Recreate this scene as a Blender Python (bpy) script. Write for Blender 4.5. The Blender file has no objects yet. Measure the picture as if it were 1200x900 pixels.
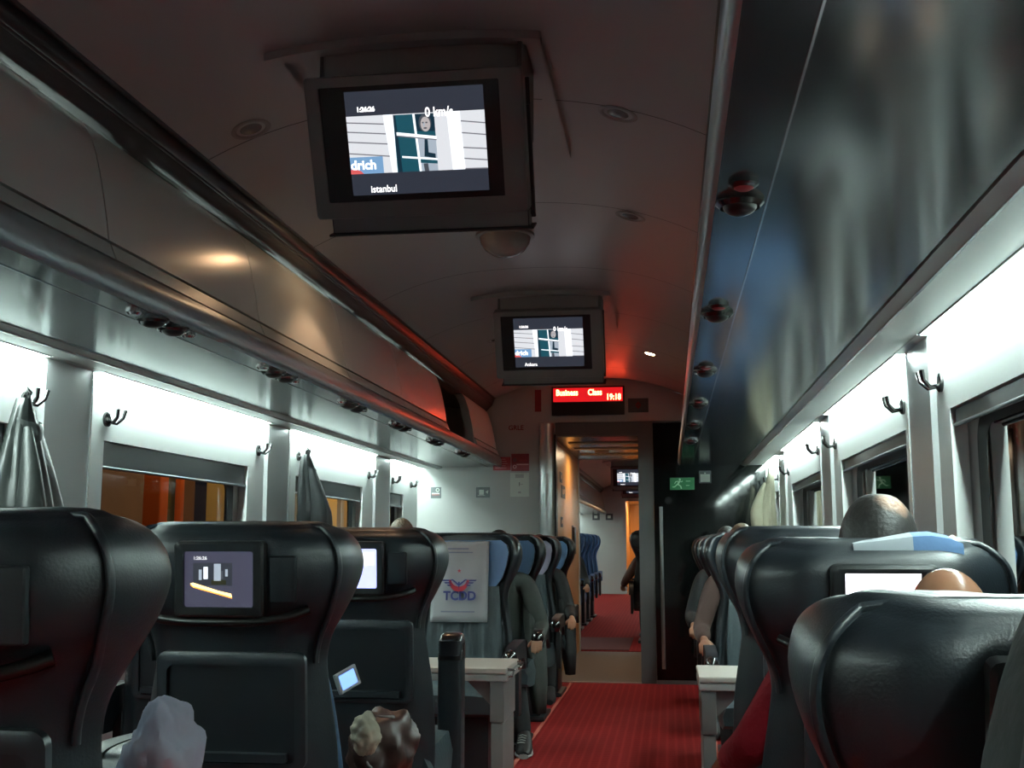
import bpy, bmesh, math, random
from mathutils import Vector, Matrix, Euler, noise
random.seed(7)
PI = math.pi
COL = bpy.context.scene.collection
CAMX, EYE = 0.64, 1.10
YE = 9.05            # end wall
W = 1.43             # half width of the saloon at the wall
ZS = 1.716           # height of the rack soffit

# ------------------------------------------------------------------ materials
MATS = {}
def mat(name, col=(.5,.5,.5), rough=.5, metal=0, emit=None, es=1, coat=0, bump=0, bscale=40, noise_col=None, nscale=8, spec=.5, sheen=0):
    if name in MATS: return MATS[name]
    m = bpy.data.materials.new(name); m.use_nodes = True
    nt = m.node_tree; b = nt.nodes['Principled BSDF']
    b.inputs['Base Color'].default_value = (*col, 1)
    b.inputs['Roughness'].default_value = rough
    b.inputs['Metallic'].default_value = metal
    b.inputs['Coat Weight'].default_value = coat
    b.inputs['Coat Roughness'].default_value = .25
    b.inputs['Specular IOR Level'].default_value = spec
    b.inputs['Sheen Weight'].default_value = sheen
    if emit:
        b.inputs['Emission Color'].default_value = (*emit, 1)
        b.inputs['Emission Strength'].default_value = es
    tc = nt.nodes.new('ShaderNodeTexCoord')
    if bump:
        n = nt.nodes.new('ShaderNodeTexNoise'); n.inputs['Scale'].default_value = bscale; n.inputs['Detail'].default_value = 4
        bp = nt.nodes.new('ShaderNodeBump'); bp.inputs['Strength'].default_value = bump; bp.inputs['Distance'].default_value = .01
        nt.links.new(tc.outputs['Object'], n.inputs['Vector'])
        nt.links.new(n.outputs['Fac'], bp.inputs['Height']); nt.links.new(bp.outputs['Normal'], b.inputs['Normal'])
    if noise_col:
        n = nt.nodes.new('ShaderNodeTexNoise'); n.inputs['Scale'].default_value = nscale; n.inputs['Detail'].default_value = 5
        r = nt.nodes.new('ShaderNodeMix'); r.data_type = 'RGBA'
        r.inputs[6].default_value = (*col, 1); r.inputs[7].default_value = (*noise_col, 1)
        nt.links.new(tc.outputs['Object'], n.inputs['Vector'])
        nt.links.new(n.outputs['Fac'], r.inputs[0]); nt.links.new(r.outputs[2], b.inputs['Base Color'])
    MATS[name] = m
    return m

mat('ceiling_paint', (.40,.39,.38), .42, coat=.1)
mat('seam', (.10,.095,.09), .6)
mat('groove', (.055,.055,.055), .4)
mat('wall_panel', (.56,.58,.57), .38, bump=.04, bscale=120)
mat('pillar_panel', (.43,.45,.45), .34, coat=.15)
mat('cornice', (.10,.10,.097), .7, spec=.2)
mat('bin_paint', (.80,.86,.83), .24, coat=.3)
mat('bin_strip', (.46,.50,.49), .35)
mat('bin_dark', (.05,.05,.05), .6)
mat('rack_edge', (.28,.31,.335), .33, metal=.45)
mat('rack_gloss', (.175,.188,.192), .15, metal=.8, bump=.006, bscale=3)
mat('alu', (.55,.56,.56), .3, metal=.9)
mat('alu_line', (.8,.82,.82), .25, metal=.9)
mat('trim_grey', (.36,.37,.36), .4)
mat('soffit', (.40,.42,.41), .4)
mat('end_panel', (.44,.45,.44), .42, coat=.1)
mat('post_grey', (.12,.12,.12), .5)
mat('dark_glass', (.004,.005,.005), .05, spec=.35)
mat('orange_panel', (.62,.32,.10), .35)
mat('vest_ceiling', (.36,.27,.19), .18, metal=.5)
mat('threshold', (.21,.19,.185), .5, noise_col=(.14,.125,.12), nscale=30)
mat('leather', (.009,.013,.017), .40, coat=.12, bump=.10, bscale=260)
mat('leather_front', (.035,.052,.06), .45, bump=.2, bscale=60)
mat('shell_plastic', (.008,.011,.014), .42, bump=.05, bscale=300)
mat('shell_rim', (.016,.021,.026), .38)
mat('bezel', (.012,.013,.014), .38)
mat('black', (.004,.004,.004), .35)
mat('knob_black', (.012,.010,.010), .12, coat=.8)
mat('blue_cloth', (.12,.23,.44), .8, sheen=.3, bump=.25, bscale=22)
mat('pink_cloth', (.42,.38,.48), .8, bump=.25, bscale=22)
mat('white_cloth', (.42,.46,.50), .8, bump=.12, bscale=16)
mat('pale_cloth', (.46,.55,.74), .8, noise_col=(.74,.72,.82), nscale=9, bump=.3, bscale=14)
mat('navy_print', (.015,.03,.18), .8)
mat('faded_print', (.20,.24,.34), .8)
mat('red_print', (.45,.03,.05), .8)
mat('table_cream', (.60,.55,.50), .4)
mat('table_edge', (.40,.40,.39), .35)
mat('table_leg', (.17,.165,.16), .4)
mat('chrome', (.7,.7,.7), .15, metal=1)
mat('dark_chrome', (.12,.12,.12), .2, metal=1)
mat('coat_green', (.045,.052,.045), .7, bump=.9, bscale=9, noise_col=(.026,.03,.028), nscale=10)
mat('coat_grey', (.022,.025,.027), .8, bump=.35, bscale=18, noise_col=(.013,.015,.016), nscale=10)
mat('coat_shiny', (.012,.015,.014), .5, bump=.5, bscale=10, noise_col=(.006,.008,.007), nscale=8)
mat('jacket_grey', (.045,.05,.048), .8, bump=.6, bscale=16, noise_col=(.028,.032,.031), nscale=9)
mat('coat_black', (.006,.006,.007), .7, bump=.3, bscale=18)
mat('coat_beige', (.42,.40,.30), .8, bump=.35, bscale=18, noise_col=(.30,.28,.20), nscale=9)
mat('sleeve_pink', (.10,.058,.05), .75, bump=.4, bscale=22)
mat('sweater_red', (.17,.004,.010), .9, bump=.5, bscale=40, spec=.2)
mat('shirt_blue', (.02,.06,.12), .75, bump=.3, bscale=30)
mat('trouser', (.012,.012,.014), .8)
mat('shoe', (.02,.02,.022), .5)
mat('shoe_trim', (.42,.42,.40), .6)
mat('skin', (.42,.20,.12), .45, bump=.1, bscale=60)
mat('skin_shiny', (.36,.17,.10), .25, bump=.05, bscale=60)
mat('hair_dark', (.012,.010,.009), .55, bump=.8, bscale=90)
mat('hair_brown', (.10,.06,.035), .6, bump=.8, bscale=90)
mat('bag_brown', (.05,.022,.018), .42, bump=.3, bscale=14, noise_col=(.03,.014,.012), nscale=12)
mat('cream', (.50,.47,.36), .7, bump=.3, bscale=20)
mat('lamp_ring', (.25,.23,.21), .35, metal=.3)
mat('lamp_off', (.13,.12,.11), .25)
mat('lamp_on', (1,.7,.45), .5, emit=(1,.62,.33), es=110)
mat('tube_glow', (1,1,1), .5, emit=(.79,1.0,.94), es=150)
mat('tube_glow_dim', (1,1,1), .5, emit=(.80,1.0,.93), es=45)
mat('dome_glass', (.21,.18,.165), .22, coat=.5)
mat('monitor_grey', (.20,.20,.19), .45)
mat('monitor_dark', (.03,.03,.03), .45)
mat('led_text', (1,.1,.05), .5, emit=(1,.07,.025), es=42)
mat('led_hot', (1,.8,.3), .5, emit=(1,.35,.12), es=40)
mat('led_glow', (.2,.01,.01), .5, emit=(1,.015,.02), es=.75)
mat('led_black', (.012,.004,.004), .3)
mat('sign_red', (.33,.03,.035), .5)
mat('sign_darkred', (.22,.015,.02), .5)
mat('sign_line', (.62,.40,.38), .5)
mat('sign_grey', (.07,.085,.09), .5)
mat('sign_white', (.62,.68,.62), .5)
mat('sign_green', (.015,.15,.055), .5)
mat('sign_cream', (.45,.60,.45), .5, emit=(.4,.6,.4), es=.08)
mat('rubber', (.006,.006,.006), .5)
mat('shade_grey', (.022,.028,.031), .4, coat=.1)
mat('reveal', (.55,.57,.56), .4)
mat('asphalt', (.03,.028,.026), .8, noise_col=(.05,.045,.04))
mat('station_brown', (.11,.055,.028), .7, noise_col=(.06,.03,.018), nscale=2.5)
mat('station_tan', (.48,.38,.20), .6, noise_col=(.38,.28,.14), nscale=1.5)
mat('station_orange', (.62,.13,.02), .5)
mat('station_olive', (.12,.11,.04), .6)
mat('station_yellow', (.50,.40,.16), .6)
mat('station_grey', (.30,.32,.32), .5)
mat('lamp_warm', (1,.7,.4), .5, emit=(1,.55,.2), es=14)
mat('lamp_red', (1,.1,.05), .5, emit=(1,.03,.03), es=9)
mat('lamp_blue', (.2,.4,1), .5, emit=(.15,.35,1), es=5)
mat('scr_dark', (.01,.01,.012), .3, emit=(.030,.036,.052), es=1)
mat('scr_pale', (.1,.1,.1), .4, emit=(.74,.76,.80), es=1.05)
mat('scr_white', (.1,.1,.1), .4, emit=(.88,.93,.98), es=1.35)
mat('scr_line', (.05,.05,.05), .4, emit=(.17,.17,.20), es=1)
mat('scr_teal', (.01,.02,.03), .4, emit=(.012,.085,.12), es=1)
mat('scr_deep', (.01,.02,.03), .4, emit=(.008,.03,.05), es=1)
mat('scr_sign', (.05,.1,.2), .4, emit=(.20,.38,.62), es=1)
mat('scr_red', (.3,.05,.05), .4, emit=(.75,.12,.12), es=1)
mat('scr_face', (.2,.2,.2), .4, emit=(.50,.46,.46), es=1)
mat('scr_facedark', (.05,.05,.05), .4, emit=(.07,.08,.10), es=1)
mat('scr_greyblue', (.2,.2,.2), .4, emit=(.40,.47,.55), es=1)
mat('scr_text', (1,1,1), .4, emit=(1,1,1), es=1.6)
mat('scr_blank', (1,1,1), .4, emit=(.88,.90,1), es=3.2)
mat('scr_lav', (.5,.5,1), .4, emit=(.48,.52,.95), es=1.6)
mat('scr_night', (.02,.02,.03), .4, emit=(.060,.060,.095), es=1)
mat('scr_night2', (.02,.02,.03), .4, emit=(.030,.035,.045), es=1)
mat('scr_orange', (1,.5,.1), .4, emit=(1,.40,.07), es=1.5)
mat('scr_orange2', (1,.7,.3), .4, emit=(1,.75,.35), es=2)
mat('scr_blueglow', (.2,.4,1), .4, emit=(.22,.42,1), es=1.6)
mat('phone_white', (.6,.65,.68), .3)
mat('seat2_blue', (.035,.085,.20), .7, bump=.2, bscale=60)
mat('seat2_cloth', (.12,.30,.62), .8)
mat('spare_panel', (.2,.2,.19), .5)

def carpet(name='carpet'):
    m = bpy.data.materials.new(name); m.use_nodes = True; nt = m.node_tree; b = nt.nodes['Principled BSDF']
    b.inputs['Roughness'].default_value = .9; b.inputs['Specular IOR Level'].default_value = .15
    tc = nt.nodes.new('ShaderNodeTexCoord')
    def wave(direction, scale):
        w = nt.nodes.new('ShaderNodeTexWave'); w.bands_direction = direction; w.inputs['Scale'].default_value = scale
        w.inputs['Distortion'].default_value = .3; nt.links.new(tc.outputs['Object'], w.inputs['Vector']); return w
    a = wave('X', 6.5); c = wave('Y', 6.5)
    mx = nt.nodes.new('ShaderNodeMath'); mx.operation = 'MAXIMUM'
    nt.links.new(a.outputs['Fac'], mx.inputs[0]); nt.links.new(c.outputs['Fac'], mx.inputs[1])
    rp = nt.nodes.new('ShaderNodeValToRGB'); rp.color_ramp.elements[0].position = .6; rp.color_ramp.elements[1].position = 1
    rp.color_ramp.elements[0].color = (.19,.003,.005,1); rp.color_ramp.elements[1].color = (.26,.014,.012,1)
    nt.links.new(mx.outputs[0], rp.inputs[0]); nt.links.new(rp.outputs[0], b.inputs['Base Color'])
    n = nt.nodes.new('ShaderNodeTexNoise'); n.inputs['Scale'].default_value = 300
    bp = nt.nodes.new('ShaderNodeBump'); bp.inputs['Strength'].default_value = .3; bp.inputs['Distance'].default_value = .004
    nt.links.new(tc.outputs['Object'], n.inputs['Vector']); nt.links.new(n.outputs['Fac'], bp.inputs['Height']); nt.links.new(bp.outputs['Normal'], b.inputs['Normal'])
    MATS[name] = m
carpet()
mat('carpet_shaded', (.10,.02,.022), .9)  # carpet colour darkened to paint the shade cast by the seats
mat('carpet_line', (.50,.12,.08), .8)

def glass(name='window_glass'):
    m = bpy.data.materials.new(name); m.use_nodes = True; nt = m.node_tree
    nt.nodes.remove(nt.nodes['Principled BSDF'])
    t = nt.nodes.new('ShaderNodeBsdfTransparent'); t.inputs[0].default_value = (.8,.83,.82,1)
    g = nt.nodes.new('ShaderNodeBsdfGlossy'); g.inputs['Roughness'].default_value = .02
    mx = nt.nodes.new('ShaderNodeMixShader'); f = nt.nodes.new('ShaderNodeFresnel'); f.inputs[0].default_value = 1.45
    nt.links.new(f.outputs[0], mx.inputs[0]); nt.links.new(t.outputs[0], mx.inputs[1]); nt.links.new(g.outputs[0], mx.inputs[2])
    nt.links.new(mx.outputs[0], nt.nodes['Material Output'].inputs[0]); MATS[name] = m
glass()

# ------------------------------------------------------------------ mesh helper
class MB:
    def __init__(self): self.bm = bmesh.new(); self.slots = []; self.M = Matrix.Identity(4)
    def mi(self, m):
        if m not in self.slots: self.slots.append(m)
        return self.slots.index(m)
    def v(self, p): return self.bm.verts.new(self.M @ Vector(p))
    def face(self, vs, m):
        try: f = self.bm.faces.new(vs)
        except ValueError: return None
        f.material_index = self.mi(m); return f
    def poly(self, pts, m): return self.face([self.v(p) for p in pts], m)
    def box(self, lo, hi, m, R=None, c=None):
        x0,y0,z0 = lo; x1,y1,z1 = hi
        pts = [(x0,y0,z0),(x1,y0,z0),(x1,y1,z0),(x0,y1,z0),(x0,y0,z1),(x1,y0,z1),(x1,y1,z1),(x0,y1,z1)]
        if R is not None:
            cc = Vector(c if c else ((x0+x1)/2,(y0+y1)/2,(z0+z1)/2)); pts = [cc + R @ (Vector(p)-cc) for p in pts]
        vs = [self.v(p) for p in pts]
        for f in ((0,3,2,1),(4,5,6,7),(0,1,5,4),(1,2,6,5),(2,3,7,6),(3,0,4,7)): self.face([vs[i] for i in f], m)
        return self
    def rings(self, rs, m, cap=True, closed=True):
        R = [[self.v(p) for p in r] for r in rs]; n = len(R[0])
        for a, b in zip(R, R[1:]):
            for i in range(n if closed else n-1):
                self.face([a[i], a[(i+1)%n], b[(i+1)%n], b[i]], m)
        if cap:
            self.face(R[0][::-1], m); self.face(R[-1], m)
        return self
    def tube(self, path, r, m, n=10, cap=True):
        path = [Vector(p) for p in path]; rs = []
        rr = r if isinstance(r, (list,tuple)) else [r]*len(path)
        up = None
        for i, p in enumerate(path):
            d = (path[min(i+1,len(path)-1)] - path[max(i-1,0)]).normalized()
            if up is None: up = Vector((0,0,1)) if abs(d.z) < .9 else Vector((1,0,0))
            s = d.cross(up).normalized(); u = s.cross(d).normalized(); up = u
            rs.append([p + rr[i]*(math.cos(a)*s + math.sin(a)*u) for a in [2*PI*k/n for k in range(n)]])
        return self.rings(rs, m, cap)
    def cyl(self, p0, p1, r0, m, r1=None, n=24): return self.tube([p0,p1], [r0, r0 if r1 is None else r1], m, n)
    def lathe(self, prof, m, c=(0,0,0), axis='z', n=28, cap=True):
        rs = []
        for r, h in prof:
            ring = []
            for k in range(n):
                a = 2*PI*k/n; x, y = r*math.cos(a), r*math.sin(a)
                p = (x,y,h) if axis=='z' else ((x,h,y) if axis=='y' else (h,x,y))
                ring.append((c[0]+p[0], c[1]+p[1], c[2]+p[2]))
            rs.append(ring)
        return self.rings(rs, m, cap)
    def prism(self, prof, y0, y1, m, cap=True):          # (x,z) outline swept along y
        return self.rings([[(x,y0,z) for x,z in prof], [(x,y1,z) for x,z in prof]], m, cap)
    def strip(self, prof, y0, y1, m):                    # open (x,z) polyline swept along y
        for (a,b),(c,d) in zip(prof, prof[1:]): self.poly([(a,y0,b),(c,y0,d),(c,y1,d),(a,y1,b)], m)
        return self
    def ellipsoid(self, c, r, m, nu=20, nv=12, f=None):
        rs = []
        for j in range(1, nv):
            t = PI*j/nv; ring = []
            for i in range(nu):
                a = 2*PI*i/nu; p = Vector((r[0]*math.sin(t)*math.cos(a), r[1]*math.sin(t)*math.sin(a), r[2]*math.cos(t)))
                if f: p = f(p)
                ring.append(Vector(c)+p)
            rs.append(ring)
        return self.rings(rs, m, True)
    def text(self, s, size, m, O, U, V, align='LEFT', bold=0, sx=1):
        cu = bpy.data.curves.new('t','FONT'); cu.body = s; cu.size = size; cu.align_x = align; cu.offset = bold; cu.resolution_u = 3
        ob = bpy.data.objects.new('t', cu); COL.objects.link(ob)
        dg = bpy.context.evaluated_depsgraph_get(); me = bpy.data.meshes.new_from_object(ob.evaluated_get(dg))
        O, U, V = Vector(O), Vector(U).normalized(), Vector(V).normalized()
        vs = [self.v(O + U*v.co.x*sx + V*v.co.y) for v in me.vertices]
        for p in me.polygons: self.face([vs[i] for i in p.vertices], m)
        bpy.data.objects.remove(ob); bpy.data.curves.remove(cu); bpy.data.meshes.remove(me)
        return self
    def build(self, name, parent=None, smooth=0, bevel=0, solid=0, sub=0, recalc=True, loc=None):
        if recalc: bmesh.ops.recalc_face_normals(self.bm, faces=self.bm.faces)
        if bevel:
            bmesh.ops.remove_doubles(self.bm, verts=self.bm.verts, dist=1e-5)
            es = [e for e in self.bm.edges if len(e.link_faces)==2 and e.calc_face_angle(0) > .5]
            bmesh.ops.bevel(self.bm, geom=es, offset=bevel, segments=3, profile=.6, affect='EDGES', clamp_overlap=True)
            smooth = smooth or 35
        me = bpy.data.meshes.new(name); self.bm.to_mesh(me); self.bm.free()
        for s in self.slots: me.materials.append(MATS[s])
        if smooth:
            for p in me.polygons: p.use_smooth = True
            me.set_sharp_from_angle(angle=math.radians(smooth if smooth > 1 else 60))
        o = bpy.data.objects.new(name, me); COL.objects.link(o)
        if parent: o.parent = parent
        if loc: o.location = loc
        if solid:
            md = o.modifiers.new('s','SOLIDIFY'); md.thickness = solid; md.offset = 0
        if sub:
            md = o.modifiers.new('u','SUBSURF'); md.levels = sub; md.render_levels = sub
        return o

def tag(o, label, cat, group=None):
    o['label'] = label; o['category'] = cat
    if group: o['group'] = group
    return o
def thing(name, label, cat, loc=(0,0,0), rot=(0,0,0), group=None):
    o = bpy.data.objects.new(name, None); COL.objects.link(o); o.location = loc; o.rotation_euler = rot
    o.empty_display_size = .1
    return tag(o, label, cat, group)
def struct(o): o['kind'] = 'structure'; return o
def kids(o): return [c for c in bpy.data.objects if c.parent == o]
def copy_tree(o, parent=None):
    ch = kids(o); c = o.copy(); COL.objects.link(c)
    if parent: c.parent = parent
    for k in ch: copy_tree(k, c)
    return c
def crom(pts, n):            # Catmull-Rom through tuples
    out = []; P = [pts[0]] + list(pts) + [pts[-1]]
    for i in range(1, len(P)-2):
        for k in range(n):
            t = k/n; a,b,c,d = P[i-1],P[i],P[i+1],P[i+2]
            out.append(tuple(.5*((2*b[j]) + (-a[j]+c[j])*t + (2*a[j]-5*b[j]+4*c[j]-d[j])*t*t + (-a[j]+3*b[j]-3*c[j]+d[j])*t**3) for j in range(len(b))))
    out.append(tuple(pts[-1])); return out

# ------------------------------------------------------------------ camera
cd = bpy.data.cameras.new('camera'); cam = bpy.data.objects.new('camera', cd); COL.objects.link(cam)
F = 1300.0; cd.sensor_width = 36; cd.lens = F*36/1200; cd.clip_end = 200; cd.clip_start = .05
th = math.atan(186/F); ps = math.atan(185/F*math.cos(th))
cam.location = (CAMX, 0, EYE); cam.rotation_euler = (PI/2+th, 0, ps)
bpy.context.scene.camera = cam

# ------------------------------------------------------------------ the car shell
CEIL = [(w, 2.29 + .15*(1-(abs(w)/.77)**2.6)) for w in [-.77+1.54*i/24 for i in range(25)]]
def ceil_z(w): return 2.29 + .15*(1-(abs(w)/.77)**2.6)
BAYS = [(-.35,1.35),(1.65,3.4),(3.75,5.5),(5.87,7.65),(8.1,8.97)]       # lit wall bays, y
WINS = [(-.30,1.15),(1.76,3.25),(3.85,5.28),(6.0,7.38),(8.14,8.56)]
SN = {-1:'left', 1:'right'}

def shell(y0, y1, tagname, first):
    L = y1-y0
    # floor
    b = MB(); b.box((-1.5,y0,-.08),(1.5,y1,0),'carpet'); o = struct(b.build('floor'))
    # ceiling
    b = MB(); prof = CEIL + [(.77,2.50),(-.77,2.50)]; b.prism(prof, y0, y1, 'ceiling_paint')
    k = y0 + (2.68-1.05*3 if first else .4)
    o = struct(b.build('ceiling', smooth=20))
    n = 1
    for i in range(int(L/1.05)+1):
        y = k + 1.05*i
        if y < y0+.1 or y > y1-.1: continue
        b = MB(); b.rings([[(w, y-.003, z-.0015) for w,z in CEIL],[(w, y+.003, z-.0015) for w,z in CEIL]], 'seam', cap=False, closed=False)
        struct(b.build('ceiling'))
    for s in (-1,1):
        # the stepped cornice between ceiling and bins
        b = MB()
        b.strip([(s*.77,2.292),(s*.785,2.285),(s*.80,2.24)], y0, y1, 'groove')
        b.strip([(s*.80,2.24),(s*.803,2.232)], y0, y1, 'cornice')
        b.strip([(s*.803,2.232),(s*.852,2.183),(s*.862,2.20),(s*1.45,2.24)], y0, y1, 'cornice')
        b.strip([(s*1.45,2.24),(s*1.45,2.5),(s*.77,2.5)], y0, y1, 'trim_grey')
        struct(b.build('trim_%d' % (1 if s<0 else 2), smooth=20, solid=.004, recalc=False))

def wall_side(s, y0, y1, wins, bays):
    b = MB(); x0, x1 = s*W, s*(W+.045)
    lo, hi = min(x0,x1), max(x0,x1)
    ZB, ZT = .80, 1.475
    b.box((lo,y0,ZT),(hi,y1,ZS+.05),'wall_panel'); b.box((lo,y0,0),(hi,y1,ZB),'wall_panel')
    prev = y0
    for a, c in wins + [(y1,y1)]:
        if a > prev + .001: b.box((lo,prev,ZB),(hi,a,ZT),'wall_panel')
        prev = c
    # pillars between the bays
    edges = [(bays[i][1], bays[i+1][0]) for i in range(len(bays)-1)]
    for a, c in edges:
        px = s*(W-.014)
        pr = [(s*W,a),(px,a+.02),(px,c-.02),(s*W,c)]
        b.rings([[(x,y,0) for x,y in pr],[(x,y,ZS) for x,y in pr]],'pillar_panel')
        b.box((min(s*1.383,s*W),a,ZS-.002),(max(s*1.383,s*W),c,ZS+.02),'soffit')
        b.box((min(px-s*.004,px),c-.035,0),(max(px-s*.004,px),c-.028,ZS),'alu_line')
    return struct(b.build('wall_'+SN[s]))

def rrect(cx, cz, hw, hh, r, n=6):
    out = []
    for (sx,sz,a0) in ((1,1,0),(-1,1,90),(-1,-1,180),(1,-1,270)):
        for k in range(n+1):
            a = math.radians(a0+90*k/n); out.append((cx+sx*(hw-r)+r*math.cos(a), cz+sz*(hh-r)+r*math.sin(a)))
    return out

def window(s, a, c, idx, shade):
    ZB, ZT = .80, 1.475; x1 = s*(W+.045)
    cy, cz, hy, hz = (a+c)/2, (ZB+ZT)/2, (c-a)/2, (ZT-ZB)/2
    root = bpy.data.objects.new('window_%d' % idx, None); COL.objects.link(root); root.location = (x1, cy, ZB); root['kind'] = 'structure'
    def loc(o): o.parent = root; o.matrix_parent_inverse = Matrix.Translation(root.location).inverted(); return o
    b = MB(); outer = rrect(cy,cz,hy+.02,hz+.02,.01); mid = rrect(cy,cz,hy-.02,hz-.015,.09); inner = rrect(cy,cz,hy-.085,hz-.07,.07)
    b.rings([[(x1,y,z) for y,z in outer],[(s*(W+.065),y,z) for y,z in mid]],'reveal',cap=False)
    loc(b.build('window_frame', smooth=40))
    b = MB(); b.rings([[(s*(W+.065),y,z) for y,z in mid],[(s*(W+.063),y,z) for y,z in mid],[(s*(W+.080),y,z) for y,z in inner]],'rubber',cap=False)
    loc(b.build('gasket', smooth=40))
    b = MB(); b.poly([(s*(W+.075),y,z) for y,z in rrect(cy,cz,hy-.05,hz-.04,.08)],'window_glass'); loc(b.build('pane', recalc=False))
    b = MB(); b.box((min(s*(W+.014),s*(W+.036)),a+.004,ZT-shade),(max(s*(W+.014),s*(W+.036)),c-.004,ZT-.002),'shade_grey')
    b.tube([(s*(W+.010),a+.006,ZT-shade-.003),(s*(W+.010),c-.006,ZT-shade-.003)],.006,'alu',8)
    loc(b.build('roller_shade', bevel=.004))
    return root

shell(-1.6, YE, 'first', True)
wl = wall_side(-1, -1.6, YE, WINS, BAYS); wr = wall_side(1, -1.6, YE, WINS, BAYS)
k = 1
for s in (-1,1):
    for a, c in WINS: window(s, a, c, k, .095 if s<0 else .045); k += 1
b = MB(); b.box((-1.5,-1.68,0),(1.5,-1.6,2.5),'end_panel'); struct(b.build('wall_rear'))

# light strips, one per bay
ORD = ['first','second','third','fourth','fifth']
for s in (-1,1):
    for i, (a, c) in enumerate(BAYS):
        t = thing('wall_light', '%s cool white light strip, counted from the near end, glowing above the %s windows' % (ORD[i], SN[s]), 'light', (s*1.40,(a+c)/2,1.70), group='cool white light strips over the windows')
        b = MB(); h=(c-a)/2-.004
        pr = [(-s*.010,.0145),(s*.030,.0365),(s*.030,.0385),(-s*.010,.0385)]
        b.prism(pr, -h, h, 'tube_glow'); b.build('diffuser', t)
        b = MB(); b.prism([(-s*.016,.012),(-s*.0105,.012),(-s*.0105,.040),(-s*.016,.040)],-h,h,'trim_grey'); b.build('fixture_rail', t)

# ------------------------------------------------------------------ luggage racks
def rack(s, y0, y1, doors, label):
    t = thing('luggage_rack', label, 'luggage rack', (s*1.1,(y0+y1)/2,ZS)); T = Matrix.Translation(t.location).inverted()
    def B(): b = MB(); b.M = T; return b
    b = B(); b.prism([(s*.735,ZS),(s*.826,ZS),(s*.826,ZS+.02),(s*.735,ZS+.02)], y0, y1, 'rack_gloss'); b.build('lamp_panel', t)
    b = B(); b.prism([(s*.8295,ZS),(s*1.205,ZS),(s*1.205,ZS+.02),(s*.8295,ZS+.02)], y0, y1, 'rack_gloss'); b.build('underside_panel', t)
    b = B(); b.prism([(s*.826,ZS-.002),(s*.8295,ZS-.002),(s*.8295,ZS+.01),(s*.826,ZS+.01)], y0, y1, 'alu_line'); b.build('seam_strip', t)
    pr = crom([(.735,ZS,0),(.722,ZS+.006,0),(.715,ZS+.03,0),(.718,ZS+.06,0),(.732,ZS+.088,0)],4)
    b = B(); b.prism([(s*x,z) for x,z,_ in pr] + [(s*.76,ZS+.088),(s*.76,ZS+.004)], y0, y1, 'rack_edge'); b.build('front_edge', t, smooth=50)
    # wall-side trim
    b = B(); b.prism([(s*1.212,ZS-.002),(s*1.25,ZS-.012),(s*1.256,ZS-.004),(s*1.382,ZS-.001),(s*1.382,ZS+.02),(s*1.212,ZS+.02)], y0, y1, 'soffit'); b.build('wall_side_trim', t)
    b = B(); b.prism([(s*1.246,ZS-.016),(s*1.253,ZS-.016),(s*1.253,ZS-.003),(s*1.246,ZS-.003)], y0, y1, 'alu_line'); b.build('bright_bead', t)
    b = B(); b.prism([(s*.76,ZS+.034),(s*1.43,ZS+.034),(s*1.43,ZS+.026),(s*.76,ZS+.026)], y0, y1, 'bin_dark'); b.build('shelf', t)
    for a, c in doors:
        o = MB(); o.M = T
        o.prism([(s*.734,ZS+.094),(s*.752,ZS+.136),(s*.762,ZS+.136),(s*.75,ZS+.094)], a+.003, c-.003, 'bin_strip')
        d0 = o.build('lower_lip', t)
        dp = crom([(.757,ZS+.146,0),(.775,ZS+.25,0),(.80,ZS+.36,0),(.825,ZS+.43,0),(.85,ZS+.468,0)],5)
        o = B(); o.prism([(s*x,z) for x,z,_ in dp]+[(s*(x+.02),z) for x,z,_ in reversed(dp)], a+.003, c-.003, 'bin_paint')
        o.build('bin_door', t, smooth=40)
    return t
DOORS = [(-1.6,-.58),(-.58,.47),(.47,1.52),(1.52,2.57),(2.57,3.62),(3.62,4.67),(4.67,5.72),(5.72,6.92),(7.95,9.0)]
rk = rack(-1, -1.6, 9.02, DOORS, 'long grey overhead luggage rack with curved bins along the left wall')
for yy in (6.92, 7.93):
    b = MB(); b.M = Matrix.Translation(rk.location).inverted()
    dp = crom([(.75,ZS+.09,0),(.775,ZS+.25,0),(.80,ZS+.36,0),(.825,ZS+.43,0),(.85,ZS+.468,0)],5)
    b.prism([(-x-.001,z) for x,z,_ in dp]+[(-x-.06,z) for x,z,_ in reversed(dp)], yy, yy+.02, 'bin_strip'); b.build('bin_divider', rk, smooth=40)
b = MB(); b.M = Matrix.Translation(rk.location).inverted(); b.box((-1.42,6.9,ZS+.03),(-1.40,7.95,2.2),'bin_dark'); b.build('bin_back', rk)
b = MB(); b.M = Matrix.Translation(rk.location).inverted()
for q in ((0,.055),(.05,.055)): pass
b.box((-.812,4.09,2.018),(-.806,4.10,2.068),'bin_dark'); b.box((-.812,4.15,2.018),(-.806,4.16,2.068),'bin_dark')
b.box((-.806,4.09,2.014),(-.800,4.16,2.022),'bin_dark'); b.box((-.820,4.09,2.062),(-.812,4.16,2.070),'bin_dark'); b.build('latch_mark', rk)
rack(1, -1.6, 9.02, DOORS[:7]+[(5.72,6.9),(6.9,7.95),(7.95,9.0)], 'long grey overhead luggage rack with glossy dark underside along the right wall')

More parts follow.
